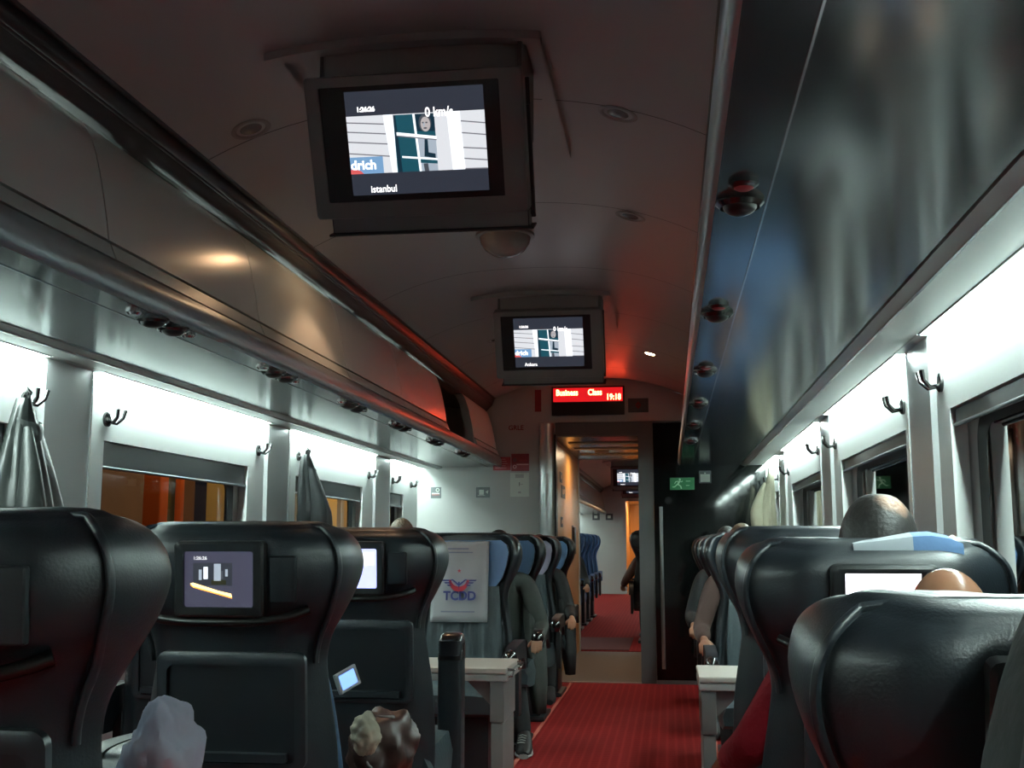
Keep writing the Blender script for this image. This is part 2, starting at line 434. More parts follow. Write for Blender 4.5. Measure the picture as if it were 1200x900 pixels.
# reading lights
def reading_light(kind):
    t = thing('reading_light', '', 'reading light')
    if kind == 'double':
        for y, r in ((-.17,.022),(.17,.022)):
            b = MB(); b.lathe([(r,0),(r,-.006),(r*.7,-.012)],'chrome',(0,y,0)); b.build('switch_button', t, smooth=40)
        for y in (-.06,.07):
            b = MB(); b.lathe([(.046,0),(.046,-.006),(.038,-.012),(.036,-.006)],'dark_chrome',(0,y,0)); o = b.build('lamp_ring', t, smooth=40)
            b = MB(); b.ellipsoid((0,y,-.008),(.033,.033,.018),'black'); b.build('lamp_lens', o, smooth=60)
    else:
        b = MB(); b.lathe([(.026,0),(.026,-.006),(.018,-.012)],'dark_chrome',(0,-.06,0)); o=b.build('switch_button', t, smooth=40)
        b = MB(); b.lathe([(.017,-.012),(.012,-.015)],'sign_red',(0,-.06,0)); b.build('button_cap', o, smooth=40)
        b = MB(); b.lathe([(.044,0),(.044,-.006),(.036,-.014),(.034,-.006)],'dark_chrome',(0,.05,0)); o = b.build('lamp_ring', t, smooth=40)
        b = MB(); b.ellipsoid((0,.05,-.010),(.031,.031,.018),'black'); b.build('lamp_lens', o, smooth=60)
    return t
pd, psg = reading_light('double'), reading_light('single')
for i, y in enumerate([2.92,3.88,4.84,5.75,6.65,7.55]):
    o = pd if i==0 else copy_tree(pd); o.location = (-.772,y,ZS)
    o['label'] = 'twin black reading lights set under the left rack, %s from the camera' % ('nearest' if i==0 else ['','second','third','fourth','fifth','farthest'][i]); o['group'] = 'reading lights under the left rack'
for i, y in enumerate([1.94,2.94,3.96,4.90,5.82,6.75]):
    o = psg if i==0 else copy_tree(psg); o.location = (.778,y,ZS)
    o['label'] = 'round black reading light with small button under the right rack, %s from the camera' % ('nearest' if i==0 else ['','second','third','fourth','fifth','farthest'][i]); o['group'] = 'reading lights under the right rack'

# ------------------------------------------------------------------ ceiling fittings
def downlight(x, y, on, label):
    z = ceil_z(x)
    sl = (ceil_z(x+.01)-ceil_z(x-.01))/.02
    t = thing('ceiling_spotlight', label, 'ceiling light', (x,y,z+.001), (0,-math.atan(sl),0), group='round spotlights in the ceiling')
    b = MB(); b.lathe([(.062,.006),(.062,-.003),(.052,-.005),(.045,-.002),(.043,.004)],'lamp_ring'); b.build('trim_ring', t, smooth=40)
    b = MB(); b.lathe([(.001,-.003),(.030,-.003),(.043,.002)],'lamp_on' if on else 'lamp_off'); b.build('lamp_lens', t, smooth=40)
    if on:
        ld = bpy.data.lights.new('spot_beam','SPOT'); ld.energy = on; ld.color = (1,.58,.34); ld.spot_size = math.radians(105); ld.spot_blend = .25; ld.shadow_soft_size = .03
        l = bpy.data.objects.new('spot_beam', ld); COL.objects.link(l); l.parent = t; l.location = (0,0,-.02)
for x,y,on,l in [(-.61,3.12,0,'unlit round ceiling spotlight just left of the near ceiling screen'),
                 (.51,3.23,0,'unlit round ceiling spotlight right of the near ceiling screen'),
                 (.51,4.31,0,'unlit round ceiling spotlight right of the white dome'),
                 (-.56,4.20,10,'lit warm ceiling spotlight hidden behind the near screen, shining on the left bins'),
                 (.53,7.57,5,'small lit warm ceiling spotlight right of the far screen'),
                 (-.45,7.0,0,'unlit ceiling spotlight left of the far screen')]: downlight(x,y,on,l)
t = thing('ceiling_dome', 'round translucent dome on the ceiling just beyond the near screen', 'dome', (-.05,4.68,ceil_z(.05)))
b = MB(); b.lathe([(.13,.004),(.13,-.012),(.118,-.016)],'lamp_ring'); b.build('base_ring', t, smooth=40)
b = MB(); b.lathe([(.114,-.012),(.108,-.04),(.088,-.07),(.055,-.092),(.02,-.101),(.001,-.102)],'dome_glass'); b.build('dome_cover', t, smooth=60)

# ceiling screens
def picture(b, low):
    # local: u right (x), v up (z) in the face plane, screen centred, .37 x .27, y = -.001..
    def q(u0,v0,u1,v1,m,e=0): b.poly([(u0,-e,v0),(u1,-e,v0),(u1,-e,v1),(u0,-e,v1)],m)
    def g(pts,m,e): b.poly([(u,-e,v) for u,v in pts],m)
    q(-.185,-.135,.185,.135,'scr_dark')
    q(-.185,-.078,.185,.072,'scr_pale',.0004)
    for (a,v,c,w_) in ((-.185,.058,-.085,.050),(-.185,.034,-.075,.024),(-.185,.008,-.075,-.002),(-.185,-.022,-.072,-.034)):
        g([(a,v),(c,w_),(c,w_-.003),(a,v-.003)],'scr_line',.0008)
    for (a,v,c,w_) in ((.12,.048,.185,.040),(.12,.018,.185,.010),(.12,-.020,.185,-.026),(.12,-.048,.185,-.055),(.12,-.075,.185,-.076)):
        g([(a,v),(c,w_),(c,w_-.003),(a,v-.003)],'scr_line',.0008)
    g([(-.085,.072),(-.060,.072),(-.050,-.078),(-.072,-.078)],'scr_white',.0009)
    q(-.058,-.078,.052,.070,'scr_teal',.0010)
    g([(-.058,.070),(-.052,.070),(-.044,-.078),(-.055,-.078)],'scr_deep',.0013)
    g([(0,.070),(.052,.070),(.052,.024),(0,.026)],'scr_deep',.0013)
    g([(.003,.012),(.052,.006),(.052,-.052),(.005,-.040)],'scr_greyblue',.0013)
    g([(.022,.010),(.030,.009),(.030,-.030),(.048,-.034),(.048,-.046),(.018,-.040)],'scr_deep',.0016)
    g([(.006,-.056),(.052,-.060),(.052,-.078),(.006,-.078)],'scr_greyblue',.0013)
    g([(.014,-.058),(.026,-.058),(.028,-.078),(.016,-.078)],'scr_facedark',.0016)
    # a face behind the pane
    def ell(cx,cz,rx,rz,m,e): g([(cx+rx*math.cos(a),cz+rz*math.sin(a)) for a in [2*PI*k/18 for k in range(18)]],m,e)
    ell(.026,.046,.017,.023,'scr_facedark',.0017); ell(.027,.043,.013,.019,'scr_face',.0019); ell(.030,.047,.003,.002,'scr_facedark',.0021); ell(.021,.047,.003,.002,'scr_facedark',.0021)
    ell(.026,.033,.005,.002,'scr_facedark',.0021); ell(.023,.042,.002,.006,'scr_greyblue',.0021)
    for (x0,x1) in ((-.002,.004),): g([(x0-.004,.070),(x1-.004,.070),(x1+.004,-.078),(x0+.004,-.078)],'scr_white',.0018)
    g([(-.052,.026),(.060,.010),(.060,.002),(-.052,.018)],'scr_white',.0022); g([(-.052,.018),(.064,.002),(.064,-.001),(-.052,.015)],'scr_line',.0023)
    g([(-.042,-.036),(.052,-.046),(.052,-.051),(-.042,-.041)],'scr_white',.0020)
    g([(.052,.072),(.085,.072),(.092,-.078),(.056,-.078)],'scr_pale',.0024); g([(.085,.072),(.12,.072),(.125,-.078),(.092,-.078)],'scr_white',.0024)
    q(-.185,-.078,-.095,-.034,'scr_sign',.0012); g([(-.185,-.078),(-.150,-.078),(-.158,-.070),(-.172,-.066),(-.185,-.066)],'scr_red',.0016)
    b.text('drich', .034, 'scr_text', (-.184,-.0020,-.066),(1,0,0),(0,0,1), bold=.001)
    b.text('1:26:26', .017, 'scr_text', (-.155,-.0020,.083),(1,0,0),(0,0,1), bold=.0008)
    b.text('0 km/s', .034, 'scr_text', (.028,-.0030,.062),(1,0,0),(0,0,1), bold=.0006, sx=.82)
    b.text(low, .026, 'scr_text', (-.135,-.0020,-.128),(1,0,0),(0,0,1), bold=.0004, sx=.9)
def ceiling_screen(x, y, z, low, label):
    t = thing('ceiling_screen', label, 'screen', (x,y,z), group='screens hanging from the ceiling')
    tilt = math.radians(-24.5)
    R = Matrix.Rotation(-tilt, 4, 'X')      # face bottom swings away from the viewer
    D = Matrix.Rotation(-tilt, 4, 'X')
    def B():
        b = MB(); b.M = D; return b
    # face: from z=0 down to -.372 along the tilted plane, front at y=0
    b = B(); o_ = rrect(0,-.186,.29,.186,.012,3); i_ = rrect(-.012,-.178,.240,.150,.004,3)
    b.rings([[(u,.055,v) for u,v in o_],[(u,.006,v) for u,v in o_],[(u*.985,0,v*.985-.003) for u,v in o_],[(u,0,v) for u,v in i_],[(u,.010,v) for u,v in i_]],'monitor_grey'); bz = b.build('bezel', t, smooth=30)
    b = B(); b.poly([(u,.0085,v) for u,v in i_],'black'); b.build('screen_border', t)
    b = B(); b.M = D @ Matrix.Translation((.001,.006,-.176)); picture(b, low); b.build('screen_picture', t, recalc=False)
    b = B(); b.box((-.265,.05,-.350),(.265,.095,-.02),'monitor_dark'); b.build('rear_case', t, bevel=.01)
    b = B(); b.box((-.272,.10,-.40),(.295,.112,-.03),'monitor_dark'); b.box((-.262,.045,-.418),(.283,.112,-.372),'monitor_grey'); b.box((-.272,.035,-.424),(.295,.118,-.417),'monitor_dark'); b.box((.283,.085,-.392),(.295,.112,-.10),'monitor_dark'); b.build('flap_plate', t, bevel=.003)
    b = MB(); b.box((-.28,.11,-.03),(-.268,.30,.15),'monitor_grey'); b.box((.268,.08,-.08),(.28,.34,.15),'monitor_grey'); b.box((-.28,.30,-.02),(.28,.315,.15),'monitor_grey'); b.box((-.268,.11,.03),(.268,.125,.15),'ceiling_paint')
    b.build('mounting_box', t, bevel=.004)
    # recessed panel frame in the ceiling around the mount
    b = MB()
    for (x0,x1,y0,y1) in ((-.42,.33,.06,.10),(-.42,-.38,.10,.98),(.29,.33,.10,.98)):
        n=14
        top=[(x0+(x1-x0)*k/n) for k in range(n+1)]
        b.rings([[(u,y0,ceil_z(x+u)-z+.004) for u in top],[(u,y0,ceil_z(x+u)-z-.022) for u in top],[(u,y1,ceil_z(x+u)-z-.022) for u in top],[(u,y1,ceil_z(x+u)-z+.004) for u in top]],'ceiling_paint',cap=False,closed=False)
    b.build('ceiling_frame', t, smooth=30)
    return t
ceiling_screen(.0,2.66,2.304,'istanbul','near ceiling screen showing 0 km/s over a man at a window, largest of them')
ceiling_screen(.02,5.72,2.316,'Ankara','second ceiling screen above the red text display at the car end')

# ------------------------------------------------------------------ end wall
YW = YE
b = MB()
b.box((-1.5,YW,0),(-.278,YW+.08,2.08),'end_panel')
b.box((-1.5,YW,2.08),(1.5,YW+.08,2.5),'end_panel')
b.box((-.278,YW+.02,1.97),(.40,YW+.08,2.08),'post_grey')
b.box((.398,YW,0),(.518,YW+.08,2.08),'post_grey')
b.box((1.40,YW,0),(1.5,YW+.08,2.08),'end_panel')
struct(b.build('wall_far'))
b = MB(); b.lathe([(.062,0),(.062,2.07)],'alu',(-.345,YW-.012,0)); b.M = Matrix.Identity(4)
struct(b.build('trim_3', smooth=40))
b = MB(); b.box((-.285,YW-.02,0),(-.268,YW+.09,1.98),'black'); struct(b.build('trim_4'))
# dark glass door panel, slid open to the right of the passage
d = bpy.data.objects.new('door_1', None); COL.objects.link(d); d.location = (.96,YW-.01,0); d['kind']='structure'
b = MB(); b.box((-.44,0,.03),(.45,.012,2.065),'dark_glass'); b.build('glass_leaf', d)
b = MB(); b.box((-.44,-.004,0),(.45,.016,.03),'post_grey'); b.build('bottom_rail', d)
b = MB(); b.tube([(-.385,-.035,.12),(-.385,-.035,1.385)],.014,'alu',12); b.tube([(-.385,-.035,.2),(-.385,.0,.2)],.008,'alu'); b.tube([(-.385,-.035,1.3),(-.385,.0,1.3)],.008,'alu'); b.build('door_handle', d, smooth=60)

# red text display
t = thing('text_display', 'red LED text display reading Business Class above the end doorway', 'display', (-.0025,YW,2.135))
b = MB(); b.box((-.298,-.03,0),(.298,0,.237),'led_black'); b.build('housing', t, bevel=.004)
b = MB(); b.poly([(-.285,-.0315,.11),(.285,-.0315,.11),(.285,-.0315,.225),(-.285,-.0315,.225)],'led_glow'); b.build('lit_panel', t, recalc=False)
for tx,u,v,k_ in (('Business',-.262,.168,.78),('Class',.0,.168,.80),('19:18',.150,.128,.80)):
    b = MB(); b.text(tx,.068,'led_text',(u,-.033,v-.004),(1,0,0),(0,0,1),bold=.0022,sx=k_); b.build('led_lettering', t, recalc=False)
def flat(name, pts, label, cat, group=None, th=.004, extra=None, y=YW):
    (x0,z0),(x1,z1) = pts
    t = thing(name, label, cat, ((x0+x1)/2,y,(z0+z1)/2), group=group)
    return t, (x1-x0)/2, (z1-z0)/2
t,hx,hz = flat('coach_number', ((-.478,2.175),(-.393,2.354)), 'dark red numeral 1 on the wall left of the red display','number')
b = MB(); b.text('1',.245,'sign_darkred',(-.065,-.0008,-.085),(1,0,0),(0,0,1),bold=.008,sx=1.35); b.build('numeral', t, recalc=False)
t,hx,hz = flat('pictogram_sign', ((.324,2.153),(.489,2.269)), 'small dark sign with a faint emblem right of the red display','sign')
b = MB(); b.box((-hx,-.005,-hz),(hx,0,hz),'sign_grey'); b.build('plate', t)
b = MB(); b.lathe([(.022,-.006),(.012,-.006)],'sign_darkred',axis='y',cap=False); b.box((-.004,-.007,-.03),(.004,-.006,.03),'sign_darkred'); b.build('emblem', t)
t,hx,hz = flat('wall_lettering', ((-.66,2.02),(-.52,2.066)), 'dark red lettering high on the end wall above the red notices','lettering')
b = MB(); b.text('GRLE',.055,'sign_darkred',(-.075,-.002,-.02),(1,0,0),(0,0,1),bold=.001); b.build('letters', t, recalc=False)
t,hx,hz = flat('red_notice', ((-.792,1.69),(-.645,1.80)), 'small red notice plate with lines of text, left of the larger red notice','sign')
b = MB(); b.box((-hx,-.004,-hz),(hx,0,hz),'sign_red'); b.build('plate', t)
b = MB()
for i in range(5): b.box((-.055,-.0045,.035-.018*i),(.03+.008*(i%3),-.004,.039-.018*i),'sign_line')
b.build('text_lines', t)
t,hx,hz = flat('red_notice', ((-.64,1.683),(-.493,1.825)), 'larger dark red notice above the white paper on the end wall','sign')
b = MB(); b.box((-hx,-.004,-hz),(hx,0,hz),'sign_darkred'); b.build('plate', t)
b = MB(); b.box((-.03,-.0045,-.022),(.07,-.004,-.012),'sign_line'); b.lathe([(.016,-.0045),(.009,-.0045)],'sign_line',(-.045,0,-.035),axis='y',cap=False); b.lathe([(.014,-.0045),(.008,-.0045)],'sign_grey',(-.045,0,.02),axis='y',cap=False); b.box((-.01,-.0045,.01),(.055,-.004,.02),'sign_red'); b.build('marks', t)
t,hx,hz = flat('paper_notice', ((-.65,1.473),(-.494,1.67)), 'white paper notice on the end wall under the red notices','notice')
b = MB(); b.box((-hx,-.003,-hz),(hx,0,hz),'sign_white'); b.build('sheet', t)
b = MB(); b.box((-.035,-.0036,.055),(.035,-.003,.085),'trim_grey'); b.box((-.005,-.0036,-.01),(.002,-.003,.02),'sign_grey'); b.box((.006,-.0036,.0),(.028,-.003,.006),'trim_grey'); b.box((-.012,-.0036,-.07),(.012,-.003,-.055),'trim_grey'); b.build('print', t)
def picto(x0,z0,x1,z1,label,kind):
    t,hx,hz = flat('pictogram_sign', ((x0,z0),(x1,z1)), label,'sign')
    b = MB(); b.box((-hx,-.004,-hz),(hx,0,hz),'sign_grey'); b.build('plate', t)
    b = MB()
    if kind=='smoke':
        b.box((-hx*.8,-.0046,-.012),(hx*.7,-.004,-.002),'sign_white'); b.box((-hx*.8,-.0046,-.020),(hx*.7,-.004,-.015),'sign_red'); b.lathe([(.016,-.0046),(.010,-.0046)],'sign_white',(.014,0,.022),axis='y',cap=False)
    else:
        b.box((-hx*.55,-.0046,-.020),(hx*.15,-.004,.022),'sign_white'); b.box((-hx*.75,-.0046,-.028),(hx*.3,-.004,-.024),'sign_white'); b.poly([(hx*.35,-.0046,.005),(hx*.8,-.0046,.018),(hx*.7,-.0046,-.012)],'sign_white')
    b.build('symbol', t)
picto(-1.314,1.464,-1.227,1.556,'small grey no smoking pictogram at the left corner of the end wall','smoke')
picto(-.934,1.468,-.819,1.553,'small grey sign with a white cup symbol on the end wall','cup')
yg = YW-.012
t = thing('exit_sign','green emergency exit sign with running figure on the dark glass','sign',(.747,yg,1.569))
b = MB(); b.box((-.098,-.005,-.049),(.098,0,.049),'sign_green'); b.build('plate', t)
b = MB(); e=-.006
b.lathe([(.008,e),(.001,e)],'sign_cream',(-.018,0,.034),axis='y',cap=False)
for pts in ([(-.03,.022),(-.012,.026),(-.026,-.006),(-.040,-.004)],[(-.036,.004),(-.028,-.004),(-.062,-.030),(-.078,-.028),(-.076,-.022),(-.062,-.022)],[(-.030,-.002),(-.022,-.008),(-.008,-.018),(-.002,-.040),(-.010,-.042),(-.016,-.022),(-.034,-.010)],[(-.034,.024),(-.032,.018),(-.050,.012),(-.058,-.002),(-.062,.002),(-.054,.018)],[(-.018,.022),(-.014,.016),(-.004,.012),(.006,.020),(.002,.024),(-.006,.018)]):
    b.poly([(u,e,v) for u,v in pts],'sign_cream')
b.box((.030,e,.018),(.066,-.005,.022),'sign_cream'); b.box((.030,e,-.016),(.058,-.005,-.012),'sign_cream'); b.build('symbol', t, recalc=False)
t = thing('window_sticker','small white square sticker beside the green exit sign','sticker',(.930,yg,1.622))
b = MB(); b.box((-.048,-.003,-.05),(.048,0,.05),'sign_grey'); b.box((-.038,-.004,-.04),(.038,-.003,.022),'sign_white'); b.build('plate', t)
b = MB(); b.box((-.006,-.0046,.024),(.006,-.004,.034),'sign_white'); b.build('mark', t)
t = thing('door_lock','small round dark lock button under the green exit sign','lock',(.635,yg,1.435))
b = MB(); b.lathe([(.022,-.012),(.026,0)],'dark_chrome',axis='y'); b.build('button', t, smooth=40)
b = MB(); b.lathe([(.030,-.003),(.030,0)],'dark_chrome',axis='y'); b.build('collar', t, smooth=40)

# ------------------------------------------------------------------ vestibule
VY0, VY1 = YW+.08, 11.62
b = MB(); b.box((-1.5,VY0-.08,-.08),(1.5,VY1,0),'threshold'); b.box((-.278,VY0-.09,.0),(.40,VY0-.05,.006),'alu'); struct(b.build('floor'))
b = MB(); b.box((-.40,VY0,1.965),(.62,VY1,2.0),'vest_ceiling'); 
for y in (9.6,10.2,10.9): b.box((-.22,y,1.955),(.44,y+.14,1.965),'trim_grey')
struct(b.build('ceiling', bevel=.003))
b = MB(); b.box((-.40,VY0,0),(-.30,VY1,1.965),'orange_panel'); struct(b.build('wall_left'))
b = MB(); b.box((.52,VY0,0),(.60,VY1,1.965),'post_grey'); struct(b.build('wall_right'))
for i,(y,z,hy,hz_,lb) in enumerate([(9.75,1.67,.10,.045,'upper dark pictogram on the orange vestibule wall'),(9.95,1.55,.17,.055,'larger dark pictogram in the middle of the orange vestibule wall'),(9.8,1.28,.09,.045,'lowest dark pictogram on the orange vestibule wall')]):
    t = thing('pictogram_sign',lb,'sign',(-.30,y,z))
    b = MB(); b.box((0,-hy,-hz_),(.005,hy,hz_),'sign_grey'); b.build('plate', t)
    b = MB(); b.box((.005,-hy*.5,-hz_*.4),(.006,hy*.1,hz_*.4),'orange_panel'); b.box((.005,hy*.3,-hz_*.2),(.006,hy*.7,hz_*.5),'orange_panel'); b.build('symbol', t)
t = thing('grab_rail','small dark grab handle on the orange vestibule wall','handle',(-.30,10.9,1.12))
b = MB(); b.box((0,-.08,-.13),(.03,.08,.13),'black'); b.build('grip', t, bevel=.008)
b = MB(); b.box((0,-.09,-.145),(.006,.09,.145),'post_grey'); b.build('base_plate', t)
t = thing('vestibule_lamp','warm lamp in the ceiling of the vestibule beyond the doorway','ceiling light',(.02,10.5,1.955))
b = MB(); b.lathe([(.07,.01),(.07,-.006),(.055,-.01)],'lamp_ring'); b.build('trim_ring', t, smooth=40)
ld = bpy.data.lights.new('lamp_beam','AREA'); ld.energy = 9; ld.color=(1,.72,.45); ld.size=.3
l = bpy.data.objects.new('lamp_beam', ld); COL.objects.link(l); l.parent=t; l.location=(0,0,-.02)

# ------------------------------------------------------------------ second car
Y2, Y2E = VY1+.08, 24.5
b = MB()
b.box((-1.5,VY1,0),(-.29,VY1+.08,2.5),'end_panel'); b.box((.50,VY1,0),(1.5,VY1+.08,2.5),'end_panel'); b.box((-.29,VY1,1.96),(.50,VY1+.08,2.5),'end_panel'); struct(b.build('wall_far'))
shell(Y2, Y2E, 'second', False)
W2 = [(12.0,13.5),(14.1,15.6),(16.2,17.7),(18.3,19.8),(20.4,21.9),(22.5,24.0)]
B2 = [(11.75,13.75),(14.0,15.85),(16.1,17.95),(18.2,20.05),(20.3,22.15),(22.4,24.4)]
wall_side(-1, Y2, Y2E, W2, B2); wall_side(1, Y2, Y2E, W2, B2)
for s in (-1,1):
    for a, c in W2: window(s, a, c, k, .05); k += 1
for s in (-1,1):
    for i,(a,c) in enumerate(B2):
        t = thing('wall_light','cool white light strip above the windows of the far carriage on the %s' % SN[s],'light',(s*1.40,(a+c)/2,1.70),group='light strips in the far carriage, %s side' % SN[s])
        b = MB(); h=(c-a)/2-.03; b.prism([(-s*.010,.0145),(s*.030,.0365),(s*.030,.0385),(-s*.010,.0385)],-h,h,'tube_glow_dim'); b.build('diffuser', t)
D2 = [(11.8+1.05*i, 11.8+1.05*(i+1)) for i in range(12)]
rack(-1, Y2, Y2E-.02, D2, 'overhead luggage rack on the left of the far carriage, seen through the doorway')
rack(1, Y2, Y2E-.02, D2, 'overhead luggage rack on the right of the far carriage, mostly hidden')
ceiling_screen(.0,18.0,2.304,'istanbul','nearer lit screen of the far carriage, seen small through the doorway')
ceiling_screen(.02,21.2,2.316,'Ankara','farther lit screen of the far carriage, the smallest seen through the doorway')
downlight(-.35,16.6,6,'lit warm ceiling spotlight of the far carriage, seen through the doorway')
b = MB(); b.box((-1.5,Y2E,0),(-.30,Y2E+.08,2.5),'end_panel'); b.box((.42,Y2E,0),(1.5,Y2E+.08,2.5),'end_panel'); b.box((-.30,Y2E,2.0),(.42,Y2E+.08,2.5),'end_panel'); struct(b.build('wall_far'))
for x,lb,kd in ((-.95,'left one of two tiny dark pictograms on the far carriage end wall','smoke'),(-.66,'right one of two tiny dark pictograms on the far carriage end wall','cup')):
    t = thing('pictogram_sign',lb,'sign',(x,Y2E,1.66)); b = MB(); b.box((-.08,-.005,-.07),(.08,0,.07),'sign_grey'); b.build('plate', t)
    b = MB(); b.box((-.04,-.006,-.03),(.03,-.005,.03),'sign_white'); b.build('symbol', t)
b = MB(); b.box((-1.5,Y2E,-.08),(1.5,28,0),'threshold'); struct(b.build('floor'))
b = MB(); b.box((-.45,Y2E+.08,0),(-.33,28,2.1),'orange_panel'); struct(b.build('wall_left'))
b = MB(); b.box((.48,Y2E+.08,0),(.6,28,2.1),'end_panel'); struct(b.build('wall_right'))
b = MB(); b.box((-.45,27.9,0),(.6,28,2.1),'orange_panel'); struct(b.build('wall_far'))
b = MB(); b.box((-.45,Y2E+.08,2.02),(.6,28,2.1),'vest_ceiling'); struct(b.build('ceiling'))
t = thing('vestibule_lamp','warm lamp in the distant vestibule at the end of the far carriage','ceiling light',(.05,26.3,2.01))
b = MB(); b.lathe([(.10,.01),(.10,-.01),(.001,-.012)],'lamp_on'); b.build('lens', t, smooth=40)
ld = bpy.data.lights.new('lamp_beam','AREA'); ld.energy = 18; ld.color=(1,.62,.32); ld.size=.3
l = bpy.data.objects.new('lamp_beam', ld); COL.objects.link(l); l.parent=t; l.location=(0,0,-.03)

tag(MB().box((-.45,11.75,0),(.2,13.25,.008),'carpet_shaded').build('floor_shade'),'dark red painted shade on the floor just inside the far carriage','painted shade')  # added dark sheet, paints the shaded band across the carpet
# carpet edge lines in the aisle
b = MB(); b.box((-.165,4.5,.0),(-.145,YW-.05,.004),'carpet_line'); struct(b.build('trim_5'))
b = MB(); b.box((.86,4.5,.0),(.88,YW-.05,.004),'carpet_line'); struct(b.build('trim_6'))

# ------------------------------------------------------------------ seats
TZ = .40
TAB = [ # t, hw, yr, yf(wing), wing thickness factor
 (-.02,.235,-.055,.055), (.10,.238,-.058,.055), (.25,.232,-.058,.055), (.38,.214,-.058,.06), (.445,.206,-.058,.07),
 (.50,.216,-.060,.08), (.55,.240,-.066,.10), (.60,.262,-.088,.125), (.65,.275,-.092,.14), (.69,.273,-.090,.135), (.72,.262,-.086,.12), (.742,.242,-.075,.10),(.755,.218,-.055,.07)]
def section(hw, yr, yf, yi=.045):
    k = hw/.28
    out = [(0,yr),(.10*k,yr),(.155*k,yr+.002),(.195*k,yr+.016),(.235*k,yr+.046),(.268*k,yr+.085)]
    yw = max(yf, yr+.10)
    out += [(hw, (yr+.085+yw)/2),(hw-.004,yw-.012),(hw-.018,yw),(hw-.036,yw-.010)]
    dep = yw - yi
    if dep > .03: out += [(hw-.048,yi+dep*.45),(hw-.072,yi+.012),(hw-.11,yi)]
    else: out += [(hw-.05,yw-.004),(hw-.08,max(yi,yw-.006)),(hw-.11,max(yi,yw-.008))]
    out += [(hw*.3,yi),(0,yi)]
    return out
def full_ring(t, hw, yr, yf, n=3):
    sec = crom([(x,y) for x,y in section(hw,yr,yf)], n)
    right = sec; left = [(-x,y) for x,y in sec[-2:0:-1]]
    return [(x,y,t) for x,y in right+left]
